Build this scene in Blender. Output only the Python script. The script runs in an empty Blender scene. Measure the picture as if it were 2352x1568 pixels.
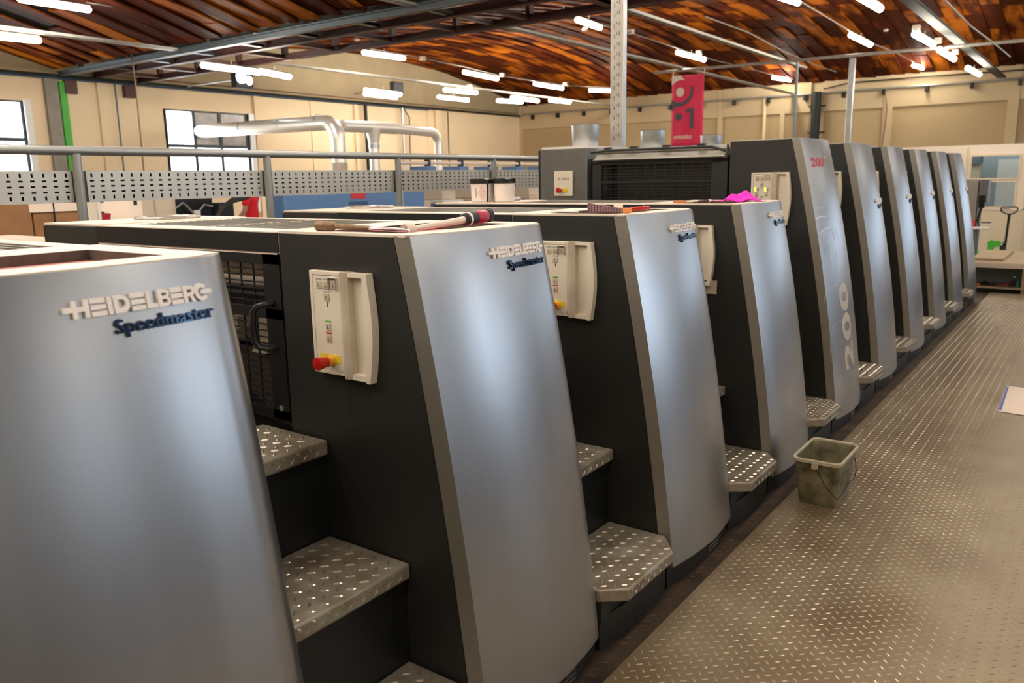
import bpy, bmesh, math, random
from mathutils import Vector, Matrix
random.seed(7)
R = math.radians
S = bpy.context.scene
COL = S.collection

# ------------------------------------------------------------------ camera
cd = bpy.data.cameras.new('camera'); cam = bpy.data.objects.new('camera', cd); COL.objects.link(cam)
yaw, pit, rol = R(36.1685), R(11.3052), R(-1.0287)
fw = Vector((-math.sin(yaw)*math.cos(pit), math.cos(yaw)*math.cos(pit), -math.sin(pit)))
rt = fw.cross(Vector((0, 0, 1))).normalized(); up = rt.cross(fw)
rt2 = rt*math.cos(rol)+up*math.sin(rol); up2 = up*math.cos(rol)-rt*math.sin(rol)
CAM = Vector((1.531, -1.566, 1.612))
cam.matrix_world = Matrix(((rt2.x, up2.x, -fw.x, CAM.x), (rt2.y, up2.y, -fw.y, CAM.y), (rt2.z, up2.z, -fw.z, CAM.z), (0, 0, 0, 1)))
cd.sensor_width = 36; cd.lens = 1859.93*36/2352; cd.clip_start = .05; cd.clip_end = 200
cd.dof.use_dof = True; cd.dof.focus_distance = 2.9; cd.dof.aperture_fstop = 4.5
S.camera = cam
FPX = 1859.93

# ------------------------------------------------------------------ world, exposure
W = bpy.data.worlds.new('world'); S.world = W; W.use_nodes = True
W.node_tree.nodes['Background'].inputs[0].default_value = (.75, .87, 1, 1)
W.node_tree.nodes['Background'].inputs[1].default_value = 1.0
S.view_settings.view_transform = 'Standard'; S.view_settings.look = 'None'
S.view_settings.exposure = 0.32; S.view_settings.gamma = 1; S.view_settings.use_curve_mapping = False
TUBE = 50.0      # luminance of the fluorescent diffusers
WINR = 2.0       # daylight through the windows of the right wall
WINL = 9.0       # daylight through the windows of the left wall

# ------------------------------------------------------------------ materials
def nodes(m):
    return m.node_tree.nodes, m.node_tree.links, m.node_tree.nodes['Principled BSDF']
def mat(name, col, rough=.5, metal=0, var=0, scale=6, bump=0, bscale=60, emit=None, es=0, stretch=None, spec=None, dirt=None, rv=0):
    m = bpy.data.materials.new(name); m.use_nodes = True
    N, L, B = nodes(m)
    B.inputs['Base Color'].default_value = (*col, 1); B.inputs['Roughness'].default_value = rough; B.inputs['Metallic'].default_value = metal
    if spec is not None: B.inputs['Specular IOR Level'].default_value = spec
    if emit: B.inputs['Emission Color'].default_value = (*emit, 1); B.inputs['Emission Strength'].default_value = es
    if var or bump or dirt or rv:
        tc = N.new('ShaderNodeTexCoord'); mp = N.new('ShaderNodeMapping'); L.new(tc.outputs['Object'], mp.inputs[0])
        if stretch: mp.inputs['Scale'].default_value = stretch
    if var or dirt or rv:
        nz = N.new('ShaderNodeTexNoise'); nz.inputs['Scale'].default_value = scale; nz.inputs['Detail'].default_value = 6; L.new(mp.outputs[0], nz.inputs['Vector'])
    if var or dirt:
        cr = N.new('ShaderNodeValToRGB'); cr.color_ramp.elements[0].position = .3; cr.color_ramp.elements[1].position = .7
        a = dirt if dirt else tuple(c*(1-var) for c in col); b = col if dirt else tuple(min(1, c*(1+var*.6)) for c in col)
        cr.color_ramp.elements[0].color = (*a, 1); cr.color_ramp.elements[1].color = (*b, 1)
        L.new(nz.outputs[0], cr.inputs[0]); L.new(cr.outputs[0], B.inputs['Base Color'])
    if rv:
        mr = N.new('ShaderNodeMapRange'); mr.inputs['From Min'].default_value = .3; mr.inputs['From Max'].default_value = .7
        mr.inputs['To Min'].default_value = rough-rv; mr.inputs['To Max'].default_value = rough+rv
        L.new(nz.outputs[0], mr.inputs[0]); L.new(mr.outputs[0], B.inputs['Roughness'])
    if bump:
        n2 = N.new('ShaderNodeTexNoise'); n2.inputs['Scale'].default_value = bscale; n2.inputs['Detail'].default_value = 3; L.new(mp.outputs[0], n2.inputs['Vector'])
        bp = N.new('ShaderNodeBump'); bp.inputs['Strength'].default_value = bump; bp.inputs['Distance'].default_value = .004
        L.new(n2.outputs[0], bp.inputs['Height']); L.new(bp.outputs[0], B.inputs['Normal'])
    return m
M = {}
M['silver'] = mat('brushed_silver_paint', (.41, .415, .435), .30, .93, var=.03, scale=3, stretch=(1, 6, .6), rv=.015)
M['strip'] = mat('silver_edge', (.27, .255, .22), .42, .7)
M['black'] = mat('charcoal_paint', (.018, .018, .016), .48, 0, bump=.12, bscale=700, spec=.4)
M['dark'] = mat('black_steel', (.010, .011, .012), .4, .1)
M['darkgrey'] = mat('dark_grey_brushed', (.15, .15, .14), .42, .5, var=.08, scale=4, stretch=(3, 1, .6))
M['cream'] = mat('cream_plastic', (.74, .67, .54), .42, 0)
M['creamd'] = mat('cream_plastic_dirty', (.58, .51, .40), .5, 0, dirt=(.44, .37, .26), scale=12)
M['cover'] = mat('pale_machine_top', (.78, .67, .56), .5, .1, var=.08, scale=14)
M['recess'] = mat('brown_recess_wall', (.075, .055, .042), .55, 0, var=.3, scale=30)
M['pinktray'] = mat('pink_tray', (.70, .26, .24), .5, 0, var=.12, scale=8)
M['tread'] = mat('tread_plate', (.38, .355, .285), .40, .35, dirt=(.22, .165, .105), scale=9, rv=.08)
M['floorplate'] = mat('floor_tread_plate', (.33, .275, .175), .42, .35, dirt=(.20, .145, .078), scale=2.6, rv=.08, bump=.1, bscale=90)
M['lozenge'] = mat('worn_lozenge', (.40, .34, .25), .32, .6)
M['ridge'] = mat('tread_ridge', (.50, .46, .38), .28, .7)
M['dirtyplate'] = mat('dirty_plate', (.10, .062, .038), .55, .3, dirt=(.022, .015, .012), scale=7)
M['chrome'] = mat('chrome', (.78, .74, .76), .14, 1)
M['steel'] = mat('worn_steel', (.46, .44, .41), .33, .9)
M['galv'] = mat('galvanised', (.50, .52, .52), .36, .85, var=.14, scale=7)
M['galvtray'] = mat('galvanised_tray', (.42, .40, .35), .5, .5, var=.15, scale=9)
M['duct'] = mat('duct_foil', (.90, .88, .82), .38, .6, bump=.15, bscale=20)
M['rail'] = mat('rail_paint', (.33, .34, .33), .35, .6)
M['perf'] = mat('perforated_plate', (.52, .51, .47), .45, .5, var=.07, scale=5)
M['brownsteel'] = mat('brown_steel', (.085, .030, .024), .5, .1)
M['bluegrey'] = mat('blue_grey_beam', (.18, .22, .25), .5, .5)
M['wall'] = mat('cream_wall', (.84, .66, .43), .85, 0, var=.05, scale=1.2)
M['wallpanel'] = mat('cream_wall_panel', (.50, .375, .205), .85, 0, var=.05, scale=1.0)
M['coolwall'] = mat('cool_white_wall', (.36, .41, .46), .85)
M['gable'] = mat('shaded_gable', (.42, .33, .20), .9, 0, var=.1, scale=1.5)  # darker copy of the wall cream, shade above the lamps in the colour
M['hall'] = mat('hall_floor', (.15, .12, .09), .5, 0, var=.1, scale=2)
M['partition'] = mat('partition_white', (.80, .68, .55), .6)
M['partitiond'] = mat('partition_beige', (.66, .56, .40), .6)
M['frame'] = mat('window_frame', (.03, .045, .06), .5)
M['white'] = mat('white_plastic', (.78, .74, .68), .4)
M['whitepaint'] = mat('white_paint', (.8, .8, .78), .5)
M['red'] = mat('red_plastic', (.50, .010, .008), .3)
M['yellow'] = mat('yellow_plastic', (.80, .38, .02), .38)
M['yellowp'] = mat('yellow_label', (.80, .60, .03), .5)
M['grip'] = mat('red_grip', (.40, .015, .045), .35)
M['rubber'] = mat('black_rubber', (.015, .015, .016), .55)
M['letters'] = mat('white_letters', (.90, .84, .80), .4, 0)
M['bluel'] = mat('blue_letters', (.03, .06, .13), .18, .85)
M['socket'] = mat('brown_socket', (.22, .13, .075), .5, .5, var=.3, scale=60)
M['magenta'] = mat('magenta_cloth', (.80, .015, .55), .8)
M['mauve'] = mat('mauve_plastic', (.34, .20, .24), .5)
M['orange'] = mat('orange_plastic', (.75, .25, .06), .5)
M['bannerred'] = mat('banner_red', (.85, .035, .11), .6)
M['bannergrey'] = mat('banner_grey', (.10, .095, .115), .6)
M['bannerwhite'] = mat('banner_white', (.95, .80, .66), .6)
M['redprint'] = mat('red_print', (.62, .02, .045), .45)
M['ghost'] = mat('pale_print', (.62, .54, .43), .42, .3)
M['line'] = mat('white_line_print', (.68, .72, .76), .4, .2)
M['bluemach'] = mat('blue_machine', (.10, .21, .44), .45, 0)
M['bluedk'] = mat('dark_blue_machine', (.03, .08, .20), .45, 0)
M['beige'] = mat('beige_machine', (.60, .50, .38), .5, 0, var=.05, scale=3)
M['grey'] = mat('grey_machine', (.40, .37, .31), .5)
M['card'] = mat('cardboard', (.32, .16, .07), .8, 0, var=.15, scale=5)
M['paperstack'] = mat('stacked_paper', (.72, .55, .44), .8, 0, bump=.3, bscale=80, stretch=(1, 1, 12))
M['paper'] = mat('paper', (.86, .72, .60), .7)
M['bluep'] = mat('blue_print', (.10, .14, .55), .6)
M['bucket'] = mat('stained_bucket', (.34, .31, .19), .5, 0, dirt=(.07, .06, .025), scale=11)
M['bucketrim'] = mat('bucket_rim', (.52, .47, .33), .5, 0, var=.15, scale=20)
M['residue'] = mat('dried_residue', (.05, .038, .028), .7, 0, dirt=(.015, .012, .01), scale=20)
M['tubwhite'] = mat('tub_white', (.80, .72, .66), .35)
M['tubdark'] = mat('tub_black', (.012, .012, .012), .25)
M['green'] = mat('green_paint', (.06, .42, .03), .5)
M['greencable'] = mat('dark_green_cable', (.009, .014, .010), .6)
M['bluecable'] = mat('blue_cable', (.04, .09, .16), .6)
M['concrete'] = mat('concrete', (.30, .27, .23), .85, 0, var=.12, scale=6)
M['shirt'] = mat('red_shirt', (.80, .012, .022), .8)
M['skin'] = mat('skin', (.55, .28, .19), .55)
M['hair'] = mat('dark_hair', (.02, .014, .01), .7)
M['trousers'] = mat('dark_trousers', (.03, .035, .05), .8)
M['wood'] = mat('pale_board', (.42, .31, .18), .6, 0, var=.1, scale=5)
M['bluegloss'] = mat('blue_grey_panel', (.16, .20, .27), .5)
M['officeblue'] = mat('office_interior', (.36, .46, .52), .6)
M['teal'] = mat('teal_label', (.05, .35, .38), .5)
M['redcup'] = mat('red_cup', (.90, .04, .07), .4)
M['lampgreen'] = mat('lit_key', (.8, .9, .1), .4, emit=(.75, 1, .1), es=1.2)
M['tube'] = mat('lit_diffuser', (.9, .9, .85), .4, emit=(1, .93, .80), es=TUBE)
M['spot'] = mat('lit_floodlight', (.9, .9, .9), .4, emit=(.85, .93, 1), es=8)
M['dayR'] = mat('daylit_pane', (.8, .85, .9), .2, emit=(.62, .80, 1), es=WINR*.95)
M['dayN'] = mat('daylit_near_pane', (.8, .85, .9), .2, emit=(.66, .82, 1), es=WINR*2.3)
M['dayL'] = mat('daylit_pane_left', (.8, .85, .9), .2, emit=(.93, .97, 1), es=WINL)
M['frost'] = mat('grimy_pane', (.40, .38, .36), .3, 0, var=.25, scale=4)
M['sheet'] = mat('corrugated_sheet', (.10, .10, .085), .7, .1)
# clear office glass
g = bpy.data.materials.new('office_glass'); g.use_nodes = True
N, L, B = nodes(g); B.inputs['Base Color'].default_value = (.75, .87, .92, 1); B.inputs['Roughness'].default_value = .04
B.inputs['Transmission Weight'].default_value = 1; B.inputs['IOR'].default_value = 1.1; M['glass'] = g
# clear plastic bottle
g = g.copy(); g.name = 'bottle_glass'; M['bottle'] = g
# ceiling boards: brown-orange, colour by piece
m = bpy.data.materials.new('ceiling_board'); m.use_nodes = True; N, L, B = nodes(m)
oi = N.new('ShaderNodeObjectInfo'); ge = N.new('ShaderNodeNewGeometry'); ad = N.new('ShaderNodeMath'); ad.operation = 'ADD'
fr = N.new('ShaderNodeMath'); fr.operation = 'FRACT'; L.new(oi.outputs['Random'], ad.inputs[0]); L.new(ge.outputs['Random Per Island'], ad.inputs[1]); L.new(ad.outputs[0], fr.inputs[0])
gp = N.new('ShaderNodeMapping'); gp.inputs['Scale'].default_value = (5, .9, 2); L.new(ge.outputs['Position'], gp.inputs[0])
nz = N.new('ShaderNodeTexNoise'); nz.inputs['Scale'].default_value = 1.0; nz.inputs['Detail'].default_value = 5; L.new(gp.outputs[0], nz.inputs['Vector'])
mx = N.new('ShaderNodeMath'); mx.operation = 'MULTIPLY_ADD'; L.new(fr.outputs[0], mx.inputs[0]); mx.inputs[1].default_value = .5
L.new(nz.outputs[0], mx.inputs[2])
cr = N.new('ShaderNodeValToRGB'); e = cr.color_ramp.elements; e[0].position = .48; e[0].color = (.048, .0075, .002, 1); e[1].position = 1.02; e[1].color = (.44, .12, .007, 1)
k = e.new(.76); k.color = (.085, .013, .0025, 1)
L.new(mx.outputs[0], cr.inputs[0]); L.new(cr.outputs[0], B.inputs['Base Color']); B.inputs['Roughness'].default_value = .6; B.inputs['Specular IOR Level'].default_value = .04
M['board'] = m
M['backing'] = mat('vault_shell', (.03, .012, .006), .9)

# ------------------------------------------------------------------ geometry helpers
class MB:
    def __init__(s): s.v = []; s.f = []
    def add(s, vs, fs):
        n = len(s.v); s.v += [tuple(v) for v in vs]; s.f += [tuple(i+n for i in f) for f in fs]; return s
    def box(s, x0, x1, y0, y1, z0, z1):
        vs = [(x, y, z) for z in (z0, z1) for y in (y0, y1) for x in (x0, x1)]
        return s.add(vs, [(0, 2, 3, 1), (4, 5, 7, 6), (0, 1, 5, 4), (2, 6, 7, 3), (0, 4, 6, 2), (1, 3, 7, 5)])
    def obox(s, c, size, mtx):
        vs = []
        for z in (-.5, .5):
            for y in (-.5, .5):
                for x in (-.5, .5): vs.append(Vector(c)+mtx @ Vector((x*size[0], y*size[1], z*size[2])))
        return s.add(vs, [(0, 2, 3, 1), (4, 5, 7, 6), (0, 1, 5, 4), (2, 6, 7, 3), (0, 4, 6, 2), (1, 3, 7, 5)])
    def prism(s, pts, a, b, axis='y'):      # pts: 2D outline in the other two axes
        n = len(pts)
        def P(p, t): return {'y': (p[0], t, p[1]), 'x': (t, p[0], p[1]), 'z': (p[0], p[1], t)}[axis]
        vs = [P(p, a) for p in pts]+[P(p, b) for p in pts]
        fs = [tuple(range(n)), tuple(range(2*n-1, n-1, -1))]+[(i, i+n, (i+1) % n+n, (i+1) % n) for i in range(n)]
        return s.add(vs, fs)
    def tube(s, pts, r, n=8, cap=True):
        pts = [Vector(p) for p in pts]; rs = r if isinstance(r, (list, tuple)) else [r]*len(pts)
        rings = []; ref = None
        for i, p in enumerate(pts):
            d = (pts[min(i+1, len(pts)-1)]-pts[max(i-1, 0)]).normalized()
            if ref is None: ref = Vector((0, 0, 1)) if abs(d.z) < .9 else Vector((1, 0, 0))
            a = d.cross(ref); a = a.normalized() if a.length > 1e-6 else d.orthogonal().normalized(); b = a.cross(d); ref = b
            rings.append([p+(a*math.cos(2*math.pi*k/n)+b*math.sin(2*math.pi*k/n))*rs[i] for k in range(n)])
        vs = [v for g in rings for v in g]; fs = []
        for i in range(len(pts)-1):
            for k in range(n): fs.append((i*n+k, i*n+(k+1) % n, (i+1)*n+(k+1) % n, (i+1)*n+k))
        if cap: fs += [tuple(range(n-1, -1, -1)), tuple(range((len(pts)-1)*n, len(pts)*n))]
        return s.add(vs, fs)
    def lathe(s, prof, c=(0, 0, 0), n=24, axis='z'):   # prof: (r, h) list
        vs = []; fs = []
        for r, h in prof:
            for k in range(n):
                a = 2*math.pi*k/n; x, y = r*math.cos(a), r*math.sin(a)
                p = {'z': (x, y, h), 'y': (x, h, y), 'x': (h, x, y)}[axis]; vs.append((c[0]+p[0], c[1]+p[1], c[2]+p[2]))
        for i in range(len(prof)-1):
            for k in range(n): fs.append((i*n+k, i*n+(k+1) % n, (i+1)*n+(k+1) % n, (i+1)*n+k))
        fs += [tuple(range(n-1, -1, -1)), tuple(range((len(prof)-1)*n, len(prof)*n))]
        return s.add(vs, fs)
    def mesh(s, name, m, smooth=True, ang=35):
        me = bpy.data.meshes.new(name); me.from_pydata(s.v, [], s.f); me.materials.append(m if not isinstance(m, str) else M[m])
        bm = bmesh.new(); bm.from_mesh(me); bmesh.ops.recalc_face_normals(bm, faces=bm.faces); bm.to_mesh(me); bm.free()
        if smooth:
            me.shade_smooth(); me.set_sharp_from_angle(angle=R(ang))
        return me
    def obj(s, name, m, parent=None, bevel=0, smooth=True, loc=None, ang=35, **kw):
        o = bpy.data.objects.new(name, s.mesh(name, m, smooth, ang)); COL.objects.link(o)
        if parent is not None: o.parent = parent
        if loc: o.location = loc
        if bevel:
            b = o.modifiers.new('Bevel', 'BEVEL'); b.width = bevel; b.segments = 2; b.limit_method = 'ANGLE'; b.angle_limit = R(40)
        for k, v in kw.items(): o[k] = v
        return o
def Bx(*a): return MB().box(*a)
def tag(o, label=None, cat=None, group=None, kind=None):
    if label: o['label'] = label
    if cat: o['category'] = cat
    if group: o['group'] = group
    if kind: o['kind'] = kind
    return o
def thing(name, label, cat, loc=(0, 0, 0), rz=0, group=None):
    o = bpy.data.objects.new(name, None); COL.objects.link(o); o.location = loc; o.rotation_euler = (0, 0, rz); o.empty_display_size = .1
    return tag(o, label, cat, group)
KIDS = {}
def kids(o): return [c for c in bpy.data.objects if c.parent == o]
def dup(root, loc=None, label=None, rz=None):
    def rec(o, par):
        c = o.copy(); COL.objects.link(c); c.parent = par
        for ch in kids(o): rec(ch, c)
        return c
    r = rec(root, None)
    if loc: r.location = loc
    if rz is not None: r.rotation_euler = (0, 0, rz)
    if label: r['label'] = label
    return r
def text_mesh(txt, size, off=0, align='LEFT', shear=0, space=1.0):
    cu = bpy.data.curves.new('txt', 'FONT'); cu.body = txt; cu.size = size; cu.offset = off; cu.shear = shear; cu.space_character = space; cu.resolution_u = 3
    o = bpy.data.objects.new('txt', cu); COL.objects.link(o)
    dg = bpy.context.evaluated_depsgraph_get(); dg.update()
    me = bpy.data.meshes.new_from_object(o.evaluated_get(dg)); bpy.data.objects.remove(o); bpy.data.curves.remove(cu)
    vs = [v.co.copy() for v in me.vertices]; fs = [tuple(p.vertices) for p in me.polygons]; bpy.data.meshes.remove(me)
    return vs, fs
def solid_text(vs, fs, fmap, d0, d1):
    """thicken flat text triangles between depth d0 and d1; fmap(u, v, d) -> point"""
    b = MB(); n = len(vs)
    V = [fmap(v.x, v.y, d1) for v in vs]+[fmap(v.x, v.y, d0) for v in vs]
    F = [f for f in fs]+[tuple(i+n for i in reversed(f)) for f in fs]
    from collections import Counter
    ed = {}
    for f in fs:
        for i in range(len(f)):
            a, c = f[i], f[(i+1) % len(f)]; k = (min(a, c), max(a, c)); ed.setdefault(k, []).append((a, c))
    for k, l in ed.items():
        if len(l) == 1: a, c = l[0]; F.append((a, a+n, c+n, c))
    return b.add(V, F)

# ------------------------------------------------------------------ room shell
XL, XR, YB, YF = -17.7, 16.0, -9.0, 25.6; ZH = -.4; ZW = 5.9
def wall(name, axis, pos, th, a0, a1, z0, z1, holes, m):
    """wall slab normal to axis with rectangular holes (a0,a1,z0,z1)"""
    cs = sorted({a0, a1, *[h[0] for h in holes], *[h[1] for h in holes]}); zs = sorted({z0, z1, *[h[2] for h in holes], *[h[3] for h in holes]})
    b = MB()
    for i in range(len(cs)-1):
        for j in range(len(zs)-1):
            ca, cz = (cs[i]+cs[i+1])/2, (zs[j]+zs[j+1])/2
            if any(h[0] < ca < h[1] and h[2] < cz < h[3] for h in holes): continue
            if axis == 'x': b.box(min(pos, pos+th), max(pos, pos+th), cs[i], cs[i+1], zs[j], zs[j+1])
            else: b.box(cs[i], cs[i+1], min(pos, pos+th), max(pos, pos+th), zs[j], zs[j+1])
    return b.obj(name, m, smooth=False, kind='structure')
floor2 = Bx(XL-.3, XR+.3, YB-.3, YF+.3, ZH-.2, ZH).obj('floor', 'hall', kind='structure', smooth=False)
WL = [(4.95, 6.94, 1.55, 3.47), (10.27, 12.68, 1.55, 3.49)]
wl = wall('wall_left', 'x', XL, -.3, YB, YF, ZH, 4.05, WL, M['wall'])
Bx(XL-.3, XL, YB, YF, 4.05, ZW).obj('gable', 'gable', wl, smooth=False)
def window(idx, axis, pos, a0, a1, z0, z1, vx, hz, pane, inward, frame='frame', w=.085, special=None):
    o = bpy.data.objects.new('window_%d' % idx, None); COL.objects.link(o); o['kind'] = 'structure'
    vs = [a0]+list(vx)+[a1]; hs = [z0]+list(hz)+[z1]
    def bb(p, q, r_, s_, d0, d1):
        return Bx(min(d0, d1), max(d0, d1), p, q, r_, s_) if axis == 'x' else Bx(p, q, min(d0, d1), max(d0, d1), r_, s_)
    for v in vs: bb(v-w/2, v+w/2, z0, z1, pos-.06*inward, pos+.0*inward).obj('mullion', frame, o, smooth=False)
    for h in hs: bb(a0, a1, h-w/2, h+w/2, pos-.055*inward, pos-.002*inward).obj('transom', frame, o, smooth=False)
    for i in range(len(vs)-1):
        for j in range(len(hs)-1):
            mm = pane
            if special and (i, j) in special: mm = special[(i, j)]
            bb(vs[i]+w/2, vs[i+1]-w/2, hs[j]+w/2, hs[j+1]-w/2, pos-.04*inward, pos-.03*inward).obj('pane', mm, o, smooth=False)
    return o
window(1, 'x', XL, 4.95, 6.94, 1.55, 3.47, [5.6, 6.27], [2.65], 'dayL', 1)
window(2, 'x', XL, 10.27, 12.68, 1.55, 3.49, [11.06, 11.83], [2.60], 'dayL', 1, special={(1, 1): 'frost', (2, 1): 'frost'})
Bx(XL, XL+.06, 6.96, 7.10, .85, 3.5).obj('trim_1', 'whitepaint', kind='structure')
Bx(XL, XL+.06, 12.72, 12.88, .85, 3.5).obj('trim_2', 'whitepaint', kind='structure')
tn = 3
for y0, y1, d in ((7.42, 7.70, .10), (8.60, 8.95, .07), (12.9, 13.12, .08), (16.6, 16.75, .08), (20.35, 20.6, .12), (20.0, 20.04, .03), (14.9, 14.94, .03), (1.0, 1.4, .1)):
    Bx(XL-.01, XL+d, y0, y1, ZH, 4.02).obj('trim_%d' % tn, 'concrete' if tn == 3 else 'wall', kind='structure'); tn += 1
# far wall with recessed panels
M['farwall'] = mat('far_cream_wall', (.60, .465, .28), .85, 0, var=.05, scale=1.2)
WFH = [(3.4, 6.0, 1.0, 3.3), (6.4, 9.0, 1.0, 3.3), (9.4, 12.0, 1.0, 3.3)]
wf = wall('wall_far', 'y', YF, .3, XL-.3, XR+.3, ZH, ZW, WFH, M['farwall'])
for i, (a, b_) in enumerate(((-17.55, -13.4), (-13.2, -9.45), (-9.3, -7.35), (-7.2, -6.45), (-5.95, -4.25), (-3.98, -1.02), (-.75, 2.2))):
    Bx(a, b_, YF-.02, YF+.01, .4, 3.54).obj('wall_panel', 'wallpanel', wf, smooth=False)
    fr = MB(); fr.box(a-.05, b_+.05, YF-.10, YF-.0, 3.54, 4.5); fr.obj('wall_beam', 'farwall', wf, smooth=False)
for x0, x1 in ((-17.7, -17.6), (-13.35, -13.2), (-9.45, -9.3), (-7.35, -7.2), (-4.25, -3.98), (-1.02, -.75), (2.2, 2.5)):
    Bx(x0, x1, YF-.12, YF, ZH, 4.5).obj('pilaster', 'farwall', wf, smooth=False)
# right wall with the daylight windows the press panels mirror
WRH = [(4.0, 6.5, 1.2, 3.9), (13.0, 17.2, .8, 4.9), (19.5, 23.5, 1.2, 3.9)]
wall('wall_right', 'x', XR, .3, YB, YF, ZH, ZW, WRH, M['coolwall'])
for i, h in enumerate(WRH): window(3+i, 'x', XR, h[0], h[1], h[2], h[3], [(h[0]+h[1])/2], [(h[2]+h[3])/2], 'dayN' if i == 1 else 'dayR', -1)
for i, h in enumerate(WFH):
    o = bpy.data.objects.new('window_%d' % (6+i), None); COL.objects.link(o); o['kind'] = 'structure'
    for v in (h[0], (h[0]+h[1])/2, h[1]): Bx(v-.03, v+.03, YF-.02, YF+.05, h[2], h[3]).obj('mullion', 'frame', o, smooth=False)
    for a_, b_ in ((h[0], (h[0]+h[1])/2), ((h[0]+h[1])/2, h[1])): Bx(a_+.03, b_-.03, YF+.02, YF+.03, h[2], h[3]).obj('pane', 'dayR', o, smooth=False)
wall('wall_back', 'y', YB, -.3, XL-.3, XR+.3, ZH, ZW, [], M['wall'])

# vaulted ceiling boards
def zA(y): return 5.42-1.22*((y+.15)/7.85)**2
def zB(y): return 5.50-1.06*abs((y-17.3)/8.3)**2
ceilB = bpy.data.objects.new('ceiling', None); COL.objects.link(ceilB); ceilB['kind'] = 'structure'
Bx(XL-.3, XR+.3, YB-.3, YF+.3, ZW, ZW+.2).obj('roof_slab', 'backing', ceilB, smooth=False)
def shell(fz, y0, y1):
    b = MB(); n = 28; pts = [(y0+(y1-y0)*i/n) for i in range(n+1)]
    vs = []; 
    for y in pts: vs += [(XL-.1, y, fz(y)+.03), (XR+.1, y, fz(y)+.03)]
    b.add(vs, [(2*i, 2*i+1, 2*i+3, 2*i+2) for i in range(n)]); return b
shell(zA, -8.0, 7.72).obj('vault_shell', 'backing', ceilB); shell(zB, 9.3, 25.6).obj('vault_shell', 'backing', ceilB)
Bx(XL-.1, XR+.1, YB-.1, -7.9, 4.15, 4.25).obj('vault_shell', 'backing', ceilB)
boards = []
def scr(p):
    d = Vector(p)-CAM; z = d.dot(fw)
    return (1176+FPX*d.dot(rt2)/z, 784-FPX*d.dot(up2)/z, z) if z > .1 else None
for fz, y0, y1, BL, BW in ((zA, -7.9, 7.7, 2.6, .52), (zB, 9.32, 25.6, 1.0, .40)):
    nx = int((XR-XL)/BW)
    for i in range(nx):
        x = XL+BW*(i+.5); y = y0-(i % 2)*BL*.5-(i*7 % 5)*.11
        while y < y1:
            a, c = max(y, y0), min(y+BL, y1)
            if c-a > .05:
                mid = (a+c)/2; sl = math.atan2(fz(c)-fz(a), c-a)
                boards.append((x, mid, (fz(a)+fz(c))/2+random.uniform(-.012, .010), sl, math.hypot(c-a, fz(c)-fz(a)), (.09 if BL > 2 else .07)+random.uniform(-.05, .05), BW))
            y += BL
def vis(b):
    s = scr((b[0], b[1], b[2]))
    return s and -40 < s[0] < 2392 and -60 < s[1] < 420
def size(b):
    s = scr((b[0], b[1], b[2])); return b[4]*abs(math.cos(b[3]))/s[2]*(1.2 if s[1] > 0 else .5)
visb = sorted([b for b in boards if vis(b) and b[4] > .98], key=size, reverse=True)[:300]
sv = set(map(id, visb)); bm_me = MB().box(-.5, .5, -.5, .5, -.5, .5).mesh('plank', 'board', False)
for b in visb:
    o = bpy.data.objects.new('plank', bm_me); COL.objects.link(o); o.parent = ceilB; o.location = b[:3]; o.rotation_euler = (b[3], b[5], 0); o.scale = (b[6]-.012, b[4]-.008, .03)
rest = MB()
for b in boards:
    if id(b) in sv or not (vis(b) or b[0] > -12) or b[0] > 9: continue
    rest.obox(b[:3], (b[6]-.012, b[4]-.008, .03), Matrix.Rotation(b[3], 3, 'X') @ Matrix.Rotation(b[5], 3, 'Y'))
rest.obj('far_planks', 'board', ceilB, smooth=False, kind='stuff')

# valley between the vaults: sheet, beams, struts
Bx(XL, XR, 7.72, 9.35, 4.86, 4.90).obj('valley_sheet', 'sheet', ceilB, smooth=False)
Bx(XL, XR, 7.70, 7.74, 4.2, 4.9).obj('valley_side', 'sheet', ceilB, smooth=False)
vb = Bx(XL, XR, 9.30, 9.34, 4.42, 4.9).obj('valley_side', 'sheet', ceilB, smooth=False)
cb = MB()
x = XL+.1
while x < XR: cb.box(x, x+.05, 7.76, 9.28, 4.83, 4.86); x += .12
cb.obj('corrugation', 'sheet', ceilB, smooth=False, kind='stuff')
def ibeam(y, z, m, h=.16, w=.10):
    b = MB(); b.box(XL+.02, XR-.02, y-w/2, y+w/2, z-h/2, z-h/2+.02); b.box(XL+.02, XR-.02, y-w/2, y+w/2, z+h/2-.02, z+h/2); b.box(XL+.02, XR-.02, y-.012, y+.012, z-h/2, z+h/2); return b
truss = thing('roof_truss', 'steel frame of long beams and struts in the valley between both vaults', 'steel frame')
ibeam(7.80, 4.09, 0, .11, .11).obj('beam', 'bluegrey', truss, label='blue-grey galvanised beam on the near side')
ibeam(8.58, 4.13, 0, .13, .11).obj('beam', 'brownsteel', truss); ibeam(9.64, 4.10, 0, .13, .11).obj('beam', 'brownsteel', truss)
for i in range(17):
    x = XL+1.0+i*1.5
    Bx(x-.05, x+.05, 8.64, 9.58, 4.07, 4.15).obj('strut', 'brownsteel', truss, smooth=False); Bx(x-.04, x+.04, 9.58, 9.70, 4.17, 4.44).obj('strut', 'brownsteel', truss, smooth=False)
    Bx(x-.04, x+.04, 7.76, 7.84, 4.165, 4.86).obj('strut', 'dark', truss, smooth=False); Bx(x+.4, x+.5, 8.54, 8.62, 4.20, 4.8).obj('strut', 'brownsteel', truss, smooth=False)
    Bx(x+.70, x+.80, 7.86, 8.52, 4.09, 4.14).obj('strut', 'dark', truss, smooth=False)

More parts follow.
